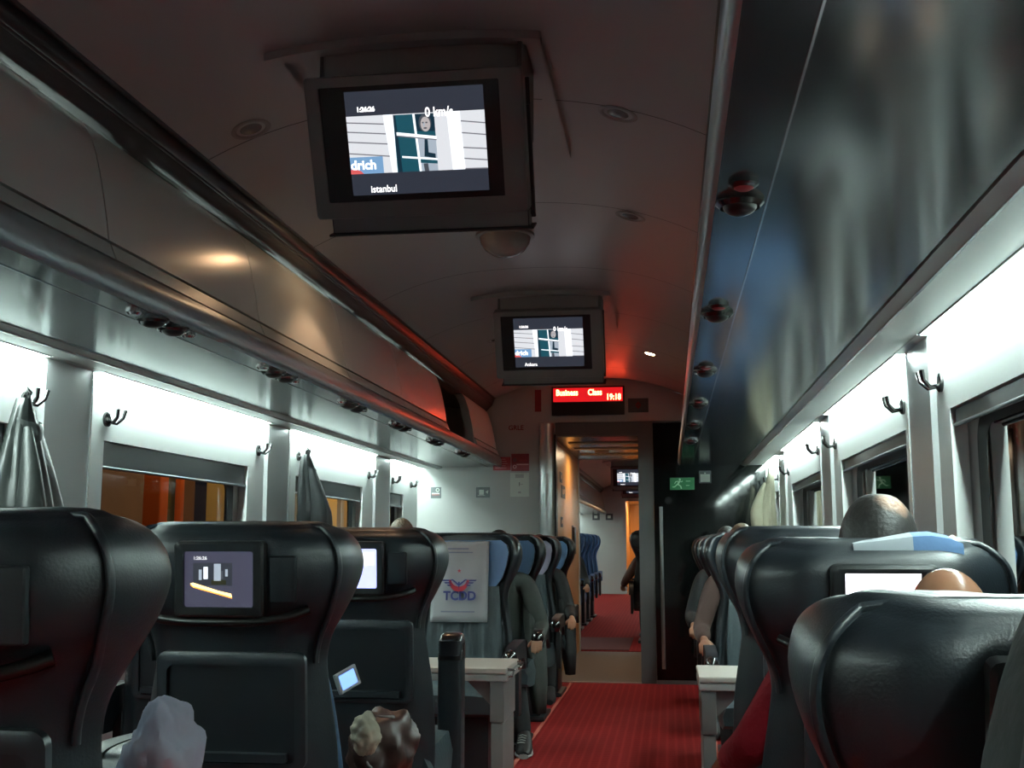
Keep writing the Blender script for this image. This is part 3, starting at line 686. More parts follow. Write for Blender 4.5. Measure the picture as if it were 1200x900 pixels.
def make_seat(shell_m='leather', cloth='blue_cloth', detail=True, front='leather_front', screen='off', su=.01):
    t = thing('train_seat','', 'seat')
    PV = (0,.12,TZ)
    def place(o): o.location = PV; o['recline'] = 1; return o
    rows = crom(TAB, 3)
    b = MB(); rs = [full_ring(*r) for r in rows]
    last = rows[-1]
    for sc, dz in ((.90,.006),(.72,.010),(.45,.012),(.12,.013)):
        r = full_ring(*last); c = -.0
        rs.append([(x*(1-(1-sc)*.42), c+(y-c)*sc, last[0]+dz) for x,y,z in r])
    b.rings(rs, shell_m); bk = place(b.build('backrest', t, smooth=60))
    # overhanging lower edge of the head section, black for the shadow line under it
    b = MB()
    arc = [(-.20,-.062,.575),(-.15,-.088,.560),(-.08,-.098,.553),(.0,-.100,.552),(.08,-.098,.553),(.15,-.088,.560),(.20,-.062,.575)]
    b.tube(crom(arc,4), .011, 'black' if detail else shell_m, 8); place(b.build('head_section_edge', t, smooth=60))
    # outline piping along the top rim
    rim = [(r[1]*.945, r[2]+.062, r[0]) for r in rows if r[0] > .44]
    top = rim + [(last[1]*.80, .008, last[0]+.004),(last[1]*.5,.004,last[0]+.008)]
    path = [(-x,y,z) for x,y,z in top] + [(x,y,z) for x,y,z in reversed(top)]
    b = MB(); b.tube(path, .0065, 'shell_rim', 6); place(b.build('piping', t, smooth=60))
    if detail:
        # pocket frame on the lower back
        b = MB(); o_ = rrect(.02,.350,.172,.130,.022,4); i_ = rrect(.02,.342,.148,.108,.016,4)
        b.rings([[(u,-.050,v) for u,v in o_],[(u,-.066,v) for u,v in o_],[(u,-.070,v) for u,v in rrect(.02,.350,.165,.123,.02,4)],[(u,-.069,v) for u,v in i_],[(u,-.060,v) for u,v in i_]],'shell_rim',cap=False)
        pf = b.build('pocket_frame', t, smooth=40); place(pf)
        b = MB(); b.poly([(u,-.061,v) for u,v in rrect(.02,.342,.152,.112,.016,4)],'shell_plastic'); b.box((-.12,-.078,.24),(.15,-.060,.258),'shell_rim'); b.build('pocket_panel', pf)
        # personal screen and side panel
        b = MB(); o_ = rrect(su,.648,.103,.084,.012,3); ih = .073 if screen=='blank' else .062; i_ = rrect(su,.648,.080,ih,.006,3)
        b.rings([[(u,-.085,v) for u,v in o_],[(u,-.108,v) for u,v in o_],[(u,-.112,v) for u,v in rrect(su,.648,.097,.078,.01,3)],[(u,-.112,v) for u,v in i_],[(u,-.104,v) for u,v in i_]],'bezel',cap=False)
        sb = b.build('screen_bezel', t, smooth=30); place(sb)
        b = MB()
        def q(u0,v0,u1,v1,m,e): b.poly([(su+u0,-.1045-e,.648+v0),(su+u1,-.1045-e,.648+v0),(su+u1,-.1045-e,.648+v1),(su+u0,-.1045-e,.648+v1)],m)
        if screen == 'off': q(-.082,-.064,.082,.064,'black',0)
        elif screen == 'blank': q(-.082,-.074,.082,.074,'black',0); q(-.074,-.055,.068,.068,'scr_blank',.0006)
        elif screen == 'lav': q(-.082,-.064,.082,.064,'scr_lav',0); q(0.02,.01,.07,.05,'scr_white',.0006)
        else:
            q(-.082,-.064,.082,.064,'scr_night',0); q(-.060,-.015,.03,.036,'scr_night2',.0004)
            for (u,w_,v0,v1,m) in ((-.047,.007,-.002,.021,'scr_greyblue'),(-.036,.010,0,.027,'scr_white'),(-.012,.016,-.004,.034,'scr_greyblue'),(.014,.006,.006,.022,'scr_greyblue'),(-.018,.034,-.012,-.002,'station_olive'),(.004,.005,.0,.018,'scr_facedark')): q(u,v0,u+w_,v1,m,.0008)
            pts=[(-.067,-.010),(-.060,-.016),(.030,-.040),(.028,-.032),(.0,-.026),(-.06,-.008)]
            b.poly([(su+u,-.1057,.648+v) for u,v in pts],'scr_orange2'); b.poly([(su+u,-.1055,.648+v-.003) for u,v in pts],'scr_orange')
            b.text('1:26:26',.011,'scr_text',(su-.060,-.106,.648+.043),(1,0,0),(0,0,1))
        b.build('screen_picture', sb, recalc=False)
        b = MB(); b.box((su+.112,-.101,.596),(su+.172,-.085,.698),'shell_plastic'); place(b.build('side_panel', t, bevel=.006))
    # front: backrest cushion, head cushion wings, printed cloth
    b = MB()
    cs = []
    for tt, hw in ((.06,.17),(.10,.185),(.25,.185),(.42,.172),(.50,.165)):
        ring = []
        for k_ in range(25):
            x = -hw+2*hw*k_/24
            ring.append((x,.058+.012*abs(math.sin(x*48)) + (.02 if .15<tt<.3 else .008),tt))
        cs.append(ring + [(hw,.03,tt),(-hw,.03,tt)])
    b.rings(cs, front); place(b.build('back_cushion', t, smooth=50))
    hc = []
    for tt, hw, d in ((.50,.150,.020),(.54,.185,.045),(.60,.208,.066),(.66,.218,.072),(.70,.208,.066),(.725,.175,.04)):
        ring = []
        for k_ in range(21):
            u = -1+2*k_/20; x = u*hw; y = .054 + d*max(0,(abs(u)-.55)/.45)**1.6
            ring.append((x,y,tt))
        hc.append(ring + [(hw*.98,.035,tt),(-hw*.98,.035,tt)])
    b = MB(); b.rings(hc, cloth); place(b.build('headrest_cover', t, smooth=60))
    # seat cushion, base, arms
    b = MB(); rr=[]
    for y,z0,z1,hw in ((.12,.36,.44,.22),(.2,.33,.465,.235),(.42,.33,.475,.235),(.58,.34,.465,.232),(.63,.36,.44,.225)):
        rr.append([(-hw,y,z0),(hw,y,z0),(hw+.005,y,(z0+z1)/2),(hw-.01,y,z1-.008),(hw*.5,y,z1),(-hw*.5,y,z1),(-hw+.01,y,z1-.008),(-hw-.005,y,(z0+z1)/2)])
    b.rings(rr, front); b.build('seat_cushion', t, smooth=50)
    b = MB(); b.box((-.17,.18,.03),(.17,.5,.34),'shell_plastic'); b.box((-.20,.14,0),(.20,.55,.03),'shell_rim'); b.build('pedestal', t, bevel=.012)
    for s in (-1,1):
        b = MB(); x = s*.262
        pr = crom([(.02,.50),(.04,.62),(.12,.645),(.30,.640),(.42,.630),(.475,.600),(.465,.555),(.40,.545),(.30,.56),(.15,.56),(.08,.50)],3)
        b.rings([[(x-.022,y,z) for y,z in pr],[(x-.026,y,z) for y,z in pr],[(x+.026,y,z) for y,z in pr],[(x+.022,y,z) for y,z in pr]],shell_m)
        ar = b.build('armrest', t, smooth=50)
        b = MB(); b.ellipsoid((x,.462,.588),(.034,.040,.040),'knob_black'); b.build('armrest_knob', ar, smooth=60)
        b = MB(); b.box((x-.014,.16,.30),(x+.014,.26,.58),'shell_plastic'); b.build('armrest_support', ar)
    return t
def set_recline(t, deg):
    for c in kids(t):
        if c.get('recline'): c.rotation_euler = (math.radians(deg),0,0)
def logo_cloth(t, extra=None):
    # white printed panel on the head of a seat, part of the seat
    b = MB(); rs=[]
    n=16
    for v,y in ((.722,.050),(.715,.066),(.70,.070),(.62,.078),(.52,.086),(.44,.092),(.36,.097),(.325,.099)):
        rs.append([(-.14+.025+.28*k_/n, y+.004*math.sin(k_*.8+v*9)+ (.004 if k_ in (0,n) else 0), v) for k_ in range(n+1)])
    b.rings(rs,'white_cloth',cap=False,closed=False)
    o = b.build('printed_headrest_cloth', t, smooth=60, solid=.003); o.location=(0,.12,TZ); o['recline']=1
    o['label'] = 'white cloth printed with a winged emblem and the letters TCDD'
    y=.112
    U=(-1,0,0); V=(0,-.05,1)   # read from the front
    def P(u,v): return (-u+.025, y-.05*(v-.5)+.001, v)
    def letters(txt, sz, u, v, bold=0, sx=.95):
        b = MB(); b.text(txt,sz,'navy_print',P(u,v),U,V,bold=bold,sx=sx); b.build('lettering', o, recalc=False)
    letters('TCDD',.060,-.075,.432,.002)
    for u0,u1,v,h_ in ((-.075,.045,.678,.007),(-.075,.065,.660,.006),(-.085,.080,.372,.007)):   # small print, too blurred to read
        b = MB(); b.poly([P(u0,v),P(u1,v),P(u1,v+h_),P(u0,v+h_)],'faded_print'); b.build('small_print', o, recalc=False)
    out=[]; inn=[]; b = MB()
    for k_ in range(19):
        a = math.radians(180+180*k_/18); out.append((.050*math.cos(a),.528+.056*math.sin(a))); inn.append((.038*math.cos(a),.530+.034*math.sin(a)))
    for k_ in range(18): b.poly([P(*out[k_]),P(*out[k_+1]),P(*inn[k_+1]),P(*inn[k_])],'red_print')
    b.build('crescent_emblem', o, recalc=False)
    for s in (-1,1):
        b = MB()
        for i in range(3):
            v=.530-.012*i; b.poly([P(s*.036,v),P(s*(.088-.014*i),v),P(s*(.082-.014*i),v-.007),P(s*.036,v-.007)],'navy_print')
        b.poly([P(s*.040,.532),P(s*.010,.506),P(s*.002,.500),P(s*.004,.512),P(s*.030,.532)],'navy_print')
        b.build('wing_emblem', o, recalc=False)
    b = MB(); b.poly([P(-.004,.520),P(.004,.520),P(.002,.480),P(-.002,.480)],'navy_print'); b.build('centre_emblem', o, recalc=False)
    st=[]
    for k_ in range(10):
        a=math.radians(90+36*k_); r=.011 if k_%2==0 else .0045; st.append(P(r*math.cos(a),.573+r*math.sin(a)))
    b = MB(); b.poly(st,'red_print'); b.build('star_emblem', o, recalc=False)
    return o

S_off = make_seat(screen='off'); S_pic = make_seat(screen='picture'); S_lav = make_seat(screen='lav'); S_bl = make_seat(screen='blank', su=.0); S_ro = make_seat(screen='off', su=.0)
used = set()
def seat(proto, x, y, rz, rec, label, group, cloth=None, logo=False, noarm=0, zs=.985, dz=0):
    o = copy_tree(proto); o.scale=(1,1,zs)
    o.location = (x,y,0); o.rotation_euler = (0,0,rz); o['label']=label; o['category']='seat'; o['group']=group
    if logo: logo_cloth(o)
    if noarm:
        for c in kids(o):
            if c.name.startswith('armrest') and sum(v.co.x for v in c.data.vertices)*noarm > 0:
                for g in kids(c): bpy.data.objects.remove(g)
                bpy.data.objects.remove(c)
    set_recline(o, rec)
    if dz:
        for c in kids(o):
            if c.get('recline'): c.location.z += dz
    if cloth:
        for c in kids(o):
            if c.name.startswith('headrest_cover'):
                c.data = c.data.copy(); c.data.materials[0] = MATS[cloth]
    return o
GL='black leather seats seen from behind on the left'; GF='seats facing the camera on the left'; GR='black leather seats seen from behind on the right'; GRF='seats facing the camera on the right'
DY = -.14
AX, WX = -.352, -.935
seat(S_off, WX, 1.54+DY, 0, 5, 'nearest window seat on the left, mostly beyond the picture edge', GL)
seat(S_off, AX, 1.505+DY, 0, 5, 'nearest and largest left seat back, cut by the left picture edge', GL, noarm=1)
seat(S_off, WX, 2.54+DY, 0, 5, 'left window seat behind the nearest left seat, mostly hidden', GL)
seat(S_pic, AX, 2.54+DY, 0, 5, 'left seat back with a lit screen showing a night scene', GL, noarm=1)
seat(S_off, WX, 3.58+DY, 0, 5, 'left window seat back beside the third aisle seat', GL)
s3 = seat(S_lav, AX, 3.58+DY, 0, 5, 'third left seat back with its pale lit screen partly hidden', GL, noarm=1)
cloths = ['blue_cloth','blue_cloth','pink_cloth','blue_cloth']
for i, y in enumerate([5.35,6.42,7.38,8.55]):
    yb = y+.22 if i < 3 else 8.72
    lab = ['seat facing the camera with white cloth lettered TCDD','second seat facing the camera on the left aisle, blue headrest cloth, man in grey-green coat','third seat facing the camera on the left aisle, paler pinkish headrest cloth','last seat facing the camera on the left aisle, beside the doorway'][i]
    seat(S_off, AX, yb, PI, 4, lab, GF, cloth=cloths[i], logo=(i==0))
    seat(S_off, WX, yb, PI, 4, ['window seat beside the seat with the TCDD cloth','window seat beside the man in the grey-green coat','window seat beside the pinkish headrest on the left','last window seat on the left, by the end wall'][i], GF, logo=(i==0))
RX = 1.052
seat(S_ro, RX, 1.31, 0, 12, 'nearest right seat back, low, large and fully dark', GR, zs=.99, dz=-.10)
seat(S_bl, RX, 2.36, 0, 9, 'second right seat back with a glowing blank white screen', GR, zs=.99, dz=-.040, noarm=-1)
seat(S_ro, RX, 3.31, 0, 5, 'third right seat back, only its top showing beyond the white screen', GR, noarm=-1)
for i, y in enumerate([5.15,6.15,7.15,8.15]):
    seat(S_off, RX+.02, y+.26, PI, 4, ['nearest of the camera-facing seats on the right','second of the camera-facing seats on the right','third of the camera-facing seats on the right','last of the camera-facing seats on the right by the dark glass'][i], GRF)
for p in (S_off,S_pic,S_lav,S_bl,S_ro):
    for c in kids(p):
        for g in kids(c): bpy.data.objects.remove(g)
        bpy.data.objects.remove(c)
    bpy.data.objects.remove(p)

# second carriage seats (smaller, blue)
S2 = make_seat(shell_m='seat2_blue', cloth='seat2_cloth', detail=False, front='seat2_blue')
for i in range(5):
    o = S2 if i==0 else copy_tree(S2)
    o.location = (-.68, 14.0+.82*i, 0); o.rotation_euler=(0,0,PI); o.scale=(1,1,1.05); o['label']='blue seat in the far carriage, %s in the row seen through the doorway' % ORD[i]; o['group']='blue seats of the far carriage'
    if i == 0: set_recline(o,4)
S3 = make_seat(shell_m='black', cloth='seat2_cloth', detail=False, front='black')
S3.location=(.47,12.45,0); S3.scale=(1,1,1.06); S3['label']='black seat back of the far carriage at the right edge of the doorway'; set_recline(S3,4)
o = copy_tree(S3); o.location=(.47,13.4,0); o['label']='second dark seat back of the far carriage, behind the one at the doorway edge'

for o in list(bpy.data.objects):
    if o.get('label','').startswith('second right seat back'):
        for x0,x1,zz,mm,lb in ((-.05,.065,((-.05,.002),(.0,.010),(.065,.022)),'white_cloth','pale headrest cloth rising over the seat top'),(.065,.16,((.065,.022),(.10,.024),(.135,.016),(.16,.002)),'blue_cloth','blue headrest cloth at the seat top')):
            b = MB(); rs=[]
            for x,z in zz: rs.append([(x,-.035,1.150),(x,-.03,1.158+z*.7),(x,.0,1.160+z),(x,.04,1.158+z),(x,.07,1.150),(x,.07,1.12),(x,-.03,1.12)])
            b.rings(rs,mm); c = b.build('headrest_cloth', o, smooth=60); c['label']=lb; c.location=(0,-.02,-.050)
# upright folded armrest beside the third left seat
t = thing('folded_armrest','tall black armrest standing upright with a glossy top, in front of the folded table','armrest',(-.128,3.93,0))
b = MB(); b.rings([[(x*k_, y*k_, z) for x,y in rrect(0,0,.042,.045,.014,3)] for z,k_ in ((.02,1),(.70,1),(.76,.98))],'leather'); b.build('post', t, smooth=50)
b = MB(); b.rings([[(x*k_, y*k_+dy, z) for x,y in rrect(0,0,.042,.045,.014,3)] for z,k_,dy in ((.695,1.03,0),(.755,.98,.004),(.778,.86,.01),(.786,.62,.015))],'knob_black'); b.build('glossy_cap', t, smooth=60)

# tables
def table(x0, x1, y0, y1, label, side):
    t = thing('folding_table', label, 'table', ((x0+x1)/2,(y0+y1)/2,0)); L = Matrix.Translation(t.location).inverted()
    def B(): b = MB(); b.M = L; return b
    b = B(); b.box((x0,y0,.590),(x1-.012,y1,.612),'table_cream'); b.build('upper_leaf', t, bevel=.006)
    b = B(); b.box((x0,y0+.004,.560),(x1-.006,y1,.586),'table_edge'); b.build('lower_leaf', t, bevel=.006)
    xe = x1 if side<0 else x0
    for yy in (y0+.05, y1-.05):
        b = B(); b.tube([(x1-.05,yy-.018,.574),(x1+.008,yy-.018,.580),(x1+.014,yy,.600),(x1-.02,yy,.602)],.006,'chrome',8); b.build('hinge', t, smooth=60)
    lx = (x1-.05) if side<0 else (x0+.035)
    b = B(); b.box((lx-.024,y0+.02,.02),(lx+.024,y1-.05,.40),'table_leg'); b.box((lx-.028,y0+.015,.402),(lx+.028,y1-.04,.560),'table_leg'); b.build('leg', t, bevel=.006)
    b = B(); b.prism([(lx,.558),(lx-.13*(1 if side<0 else -1),.558),(lx,.43)], y0+.06, y0+.08, 'table_leg'); b.build('bracket', t)
    b = B(); b.box((lx-.05,y0+.03,0),(lx+.05,y1-.03,.02),'table_leg'); b.build('foot', t, bevel=.004)
    return t
table(-.55,.005,4.42,4.80,'pale folding table with grey leg in front of the seat with the TCDD cloth',-1)
table(.735,1.38,4.25,4.65,'pale folding table on the right beyond the red sleeve',1)

# ------------------------------------------------------------------ people
def skin_mesh(verts, edges, radii, root=0, sub=2):
    me = bpy.data.meshes.new('sk'); me.from_pydata([Vector(v) for v in verts], edges, []); me.update()
    o = bpy.data.objects.new('sk', me); COL.objects.link(o)
    o.modifiers.new('k','SKIN').use_smooth_shade = True
    if not me.skin_vertices: 
        bpy.context.view_layer.objects.active = o
        bpy.ops.mesh.customdata_skin_add()
    for i, r in enumerate(radii):
        sv = me.skin_vertices[0].data[i]; rr = r if isinstance(r,(tuple,list)) else (r,r)
        sv.radius = rr; sv.use_root = (i == root)
    m = o.modifiers.new('u','SUBSURF'); m.levels = sub; m.render_levels = sub
    dg = bpy.context.evaluated_depsgraph_get(); out = bpy.data.meshes.new_from_object(o.evaluated_get(dg))
    bpy.data.objects.remove(o); bpy.data.meshes.remove(me)
    return out
class G:
    def __init__(s): s.v=[]; s.e=[]; s.r=[]
    def add(s, p, r, frm=None):
        s.v.append(Vector(p)); s.r.append(r); i=len(s.v)-1
        if frm is not None: s.e.append((frm,i))
        return i
    def chain(s, pts, frm=None):
        for p, r in pts: frm = s.add(p, r, frm)
        return frm
def finish(meshes, name, m, parent, voxel=0, smooth_it=0):
    bm = bmesh.new()
    for me in meshes:
        bm.from_mesh(me); bpy.data.meshes.remove(me)
    me = bpy.data.meshes.new(name); bm.to_mesh(me); bm.free()
    me.materials.append(MATS[m]) if isinstance(m,str) else [me.materials.append(MATS[x]) for x in m]
    for p in me.polygons: p.use_smooth = True; p.material_index = 0
    o = bpy.data.objects.new(name, me); COL.objects.link(o)
    if voxel:
        md = o.modifiers.new('r','REMESH'); md.mode='VOXEL'; md.voxel_size=voxel; md.use_smooth_shade=True
        if smooth_it:
            md = o.modifiers.new('s','SMOOTH'); md.iterations = smooth_it; md.factor=.5
        dg = bpy.context.evaluated_depsgraph_get(); m2 = bpy.data.meshes.new_from_object(o.evaluated_get(dg)); o.modifiers.clear(); o.data = m2
        bm = bmesh.new(); bm.from_mesh(m2); seen=set(); best=[]
        for v0 in bm.verts:
            if v0 in seen: continue
            comp=[v0]; seen.add(v0); k=0
            while k < len(comp):
                for e in comp[k].link_edges:
                    w_=e.other_vert(comp[k])
                    if w_ not in seen: seen.add(w_); comp.append(w_)
                k+=1
            if len(comp)>len(best): best=comp
        keep=set(best); bmesh.ops.delete(bm, geom=[v for v in bm.verts if v not in keep], context='VERTS'); bm.to_mesh(m2); bm.free()
        for p in m2.polygons: p.use_smooth=True
        if not m2.materials: m2.materials.append(MATS[m])
    if parent: o.parent = parent
    return o
def head_mesh(c, R, s=1.0):
    # head facing +y (local), c centre of skull; R rotation
    b = bmesh.new()
    def blob(cc, r, nu=20, nv=14, f=None):
        mb = MB(); mb.ellipsoid(cc, r, 'skin', nu, nv, f); me = bpy.data.meshes.new('h'); mb.bm.to_mesh(me); mb.bm.free(); b.from_mesh(me); bpy.data.meshes.remove(me)
    def skull(p):
        p = p.copy()
        if p.z < 0: p.x *= 1-.32*min(1,-p.z/.11); p.y = p.y*(1-.12*min(1,-p.z/.11)) + .012*min(1,-p.z/.11)
        return p
    blob((0,0,0),(.078,.097,.118),24,18,skull)
    blob((0,.092,-.024),(.011,.016,.012)); blob((0,.086,.0),(.008,.012,.028))          # nose
    blob((0,.066,-.085),(.034,.026,.024))                                                 # chin
    for sx in (-1,1):
        blob((sx*.030,.074,.020),(.019,.012,.006)); blob((sx*.030,.073,.006),(.012,.011,.008)) # brow, eyeball
        blob((sx*.080,-.004,-.008),(.009,.020,.030)); blob((sx*.082,-.001,-.030),(.006,.010,.010)) # ears
        blob((sx*.040,.052,-.035),(.024,.024,.026))                                       # cheeks
    blob((0,.082,-.050),(.022,.010,.006)); blob((0,.080,-.062),(.018,.010,.006))          # lips
    M = Matrix.Translation(c) @ R.to_4x4() @ Matrix.Scale(s,4)
    me = bpy.data.meshes.new('head'); b.to_mesh(me); b.free(); me.transform(M); return me
def hand(g, wrist_i, w, d, palm_n, side, curl=.5, s=1.0):
    # w wrist point, d direction of the hand, palm_n palm normal (fingers curl towards it), side: direction of the thumb
    d=Vector(d).normalized(); n=Vector(palm_n); n=(n-d*n.dot(d)).normalized(); a=Vector(side); a=(a-d*a.dot(d)-n*a.dot(n)).normalized()
    w=Vector(w)
    pal = g.add(w+d*.045*s,(.030*s,.016*s),wrist_i)
    for k,(off,L) in enumerate(((.030,.074),(.010,.082),(-.010,.076),(-.029,.060))):
        p = w+d*.082*s+a*off*s; i = g.add(w+d*.060*s+a*off*.8*s,.0115*s,pal); i = g.add(p,.0100*s,i); q=p; ang=.15
        for seg,(f,r) in enumerate(((.45,.0092),(.30,.0086),(.25,.0074))):
            ang += curl*(.7 if seg==0 else .8); q = q + (d*math.cos(ang)+n*math.sin(ang))*L*f*s; i = g.add(q, r*s, i)
    t0 = g.add(w+d*.028*s+a*.030*s,.014*s,wrist_i); t1 = g.add(w+d*.055*s+a*.052*s+n*.012*s,.0115*s,t0); g.add(w+d*.082*s+a*.056*s+n*.030*s,.0095*s,t1)
def person(label, loc, rz, top='coat_black', hair='hair_dark', skin='skin', armL=None, armR=None, lean=0, s=1.0, bald=False, legs=True, head_turn=0, head_nod=0, tail=False, group=None, hair_mode='full', seat_z=.47, voxel=.0055, hs=1.0, spread=0):
    t = thing('person', label, 'person', loc, (0,0,rz))
    R = Matrix.Rotation(lean, 3, 'X')
    hipz = seat_z+.09
    def T(p):  # torso points leaning about the hip
        p = Vector(p); return Vector((0,.0,hipz)) + R @ (p*s)
    pel=(0,0,0)
    hips = T((0,0,0)); belly=T((0,.01,.15)); chest=T((0,.0,.33)); up=T((0,-.015,.45)); neck=T((0,-.01,.53)); nk2=T((0,.005,.60)); hc=T((0,.02,.70))
    g = G(); i0=g.add(hips,(.135*s,.10*s)); i1=g.add(belly,(.13*s,.095*s),i0); i2=g.add(chest,(.145*s,.095*s),i1); i3=g.add(up,(.10*s,.07*s),i2); i4=g.add(neck,(.066*s,.062*s),i3); g.add(nk2,(.062*s,.064*s),i4)
    arms = {}
    defL = ([(.19,.12,-.235+.47),(.17,.36,.15)]); 
    for sx, arm in ((-1,armL),(1,armR)):
        sh = T((sx*.175,-.01,.455))
        if arm is None: arm = dict(el=(sx*.235,.04,.19), wr=(sx*.15,.26,.10), d=(-sx*.3,1,-.2), n=(0,0,-1), side=(-sx,0,0), curl=.5)
        el = Vector((0,0,hipz))+Vector(arm['el'])*s; wr = Vector((0,0,hipz))+Vector(arm['wr'])*s
        j = g.add(sh,.052*s,i3); j = g.add(sh.lerp(el,.5),.046*s,j); j = g.add(el,.038*s,j); j = g.add(el.lerp(wr,.4),.036*s,j); j = g.add(wr,(.026*s,.021*s),j)
        hand(g, j, wr, arm['d'], arm['n'], arm['side'], arm.get('curl',.5), s)
        arms[sx] = (sh, el, wr)
    LG = {}
    if legs:
        for sx in (-1,1):
            q_ = spread if sx<0 else 0; hp = hips+Vector((sx*.09*s,.02,-.02)); kn = Vector((sx*.13*s,.44*s,seat_z+.06)); an = Vector((sx*(.13+q_)*s,(.46+q_*.6)*s,.09)); toe = Vector((sx*(.15+q_)*s,(.60+q_*.6)*s,.045))
            j=g.add(hp,.078*s,i0); j=g.add(hp.lerp(kn,.5),.072*s,j); j=g.add(kn,.056*s,j); j=g.add(kn.lerp(an,.35),.054*s,j); j=g.add(an,.038*s,j); g.add(toe,(.036*s,.026*s),j); LG[sx]=(hp,kn,an,toe)
    Rh = Matrix.Rotation(head_turn,3,'Z') @ Matrix.Rotation(head_nod+lean*.6,3,'X')
    body = skin_mesh(g.v,g.e,g.r,0,2); hm = head_mesh(hc, Rh, s*hs)
    bo = finish([body,hm],'body',skin,t,voxel,2)
    # hair
    if hair:
        def hf(p):
            return p
        mb = MB(); M = Matrix.Translation(hc) @ Rh.to_4x4() @ Matrix.Scale(s*hs,4); mb.M = M
        rs=[]; nu=28; nv=12
        for j in range(nv+1):
            ring=[]
            for i in range(nu):
                a = 2*PI*i/nu; front = math.sin(a)      # +1 at the face
                lo = 2.05 - .95*max(0,front)            # polar limit
                hi = .02
                if hair_mode=='balding': lo = 1.95-.6*max(0,front)
                tt = hi+(lo-hi)*j/nv
                th_ = .010 if 0<j<nv else .0
                if hair_mode=='balding': th_=.0065*min(1,j/3)
                ring.append(((.078+th_)*math.sin(tt)*math.cos(a),(.097+th_)*math.sin(tt)*math.sin(a),(.118+th_)*math.cos(tt)))
            rs.append(ring)
        if hair_mode=='balding':
            hp_ = Vector(hc) + Rh @ Vector((.028,-.050,.105))*s*hs
            m = MATS['hair_dark'].copy(); MATS['hair_balding'] = m; nt = m.node_tree; bs = nt.nodes['Principled BSDF']
            tc = nt.nodes.new('ShaderNodeTexCoord'); vd = nt.nodes.new('ShaderNodeVectorMath'); vd.operation='DISTANCE'; vd.inputs[1].default_value = hp_
            [setattr(n_.inputs['Strength'],'default_value',.3) for n_ in nt.nodes if n_.type=='BUMP']; nz = nt.nodes.new('ShaderNodeTexNoise'); nz.inputs['Scale'].default_value=60; ad = nt.nodes.new('ShaderNodeMath'); ad.operation='MULTIPLY_ADD'; ad.inputs[1].default_value=.022
            rp = nt.nodes.new('ShaderNodeValToRGB'); rp.color_ramp.elements[0].position=.028; rp.color_ramp.elements[0].color=(.36,.20,.13,1); rp.color_ramp.elements[1].position=.056; rp.color_ramp.elements[1].color=(.012,.010,.009,1)
            nt.links.new(tc.outputs['Object'],vd.inputs[0]); nt.links.new(tc.outputs['Object'],nz.inputs['Vector']); nt.links.new(nz.outputs['Fac'],ad.inputs[0]); nt.links.new(vd.outputs['Value'],ad.inputs[2]); nt.links.new(ad.outputs[0],rp.inputs[0]); nt.links.new(rp.outputs[0],bs.inputs['Base Color'])
            hair = 'hair_balding'
        mb.rings(rs,hair); mb.build('hair', t, smooth=60)
    # upper garment
    g = G(); k_=1.13
    j0=g.add(T((0,.0,-.075)),(.170*s,.130*s)); j1=g.add(belly,(.152*s,.116*s),j0); j2=g.add(chest,(.165*s,.114*s),j1); j3=g.add(up,(.118*s,.086*s),j2); j4=g.add(neck,(.072*s,.070*s),j3); g.add(T((0,-.004,.56)),(.066*s,.066*s),j4)
    for sx in (-1,1):
        sh, el, wr = arms[sx]; cf = el.lerp(wr,.93)
        j=g.add(sh+Vector((0,0,.005)),.070*s,j3); j=g.add(sh.lerp(el,.5),.066*s,j); j=g.add(el,.058*s,j); j=g.add(el.lerp(wr,.5),.052*s,j); g.add(cf,(.042*s,.038*s),j)
    ms=[skin_mesh(g.v,g.e,g.r,0,2)]
    if tail:
        # loose lower part of a long coat falling beside the seat
        mb = MB(); rs=[]
        for q,(z,x0,x1,y0,y1) in enumerate(((.80,.12,.20,-.06,.04),(.68,.13,.235,-.05,.12),(.50,.15,.262,-.04,.18),(.32,.16,.275,.0,.22),(.16,.19,.27,.05,.20))):
            x0,x1 = (tail*x0,tail*x1)
            cx,cy,hx,hy=(x0+x1)/2,(y0+y1)/2,abs(x1-x0)/2,(y1-y0)/2
            rs.append([(cx+hx*math.cos(a)*(1+.08*math.sin(4*a+q)),cy+hy*math.sin(a)*(1+.08*math.sin(5*a)),z) for a in [2*PI*i/28 for i in range(28)]])
        mb.rings(rs,'skin'); bmesh.ops.triangulate(mb.bm,faces=[f for f in mb.bm.faces if len(f.verts)>4]); me=bpy.data.meshes.new('x'); mb.bm.to_mesh(me); mb.bm.free(); ms.append(me)
    finish(ms[:1],'coat' if top.startswith('coat') else 'sweater',top,t)
    if tail: finish(ms[1:],'coat_tail',top,t)
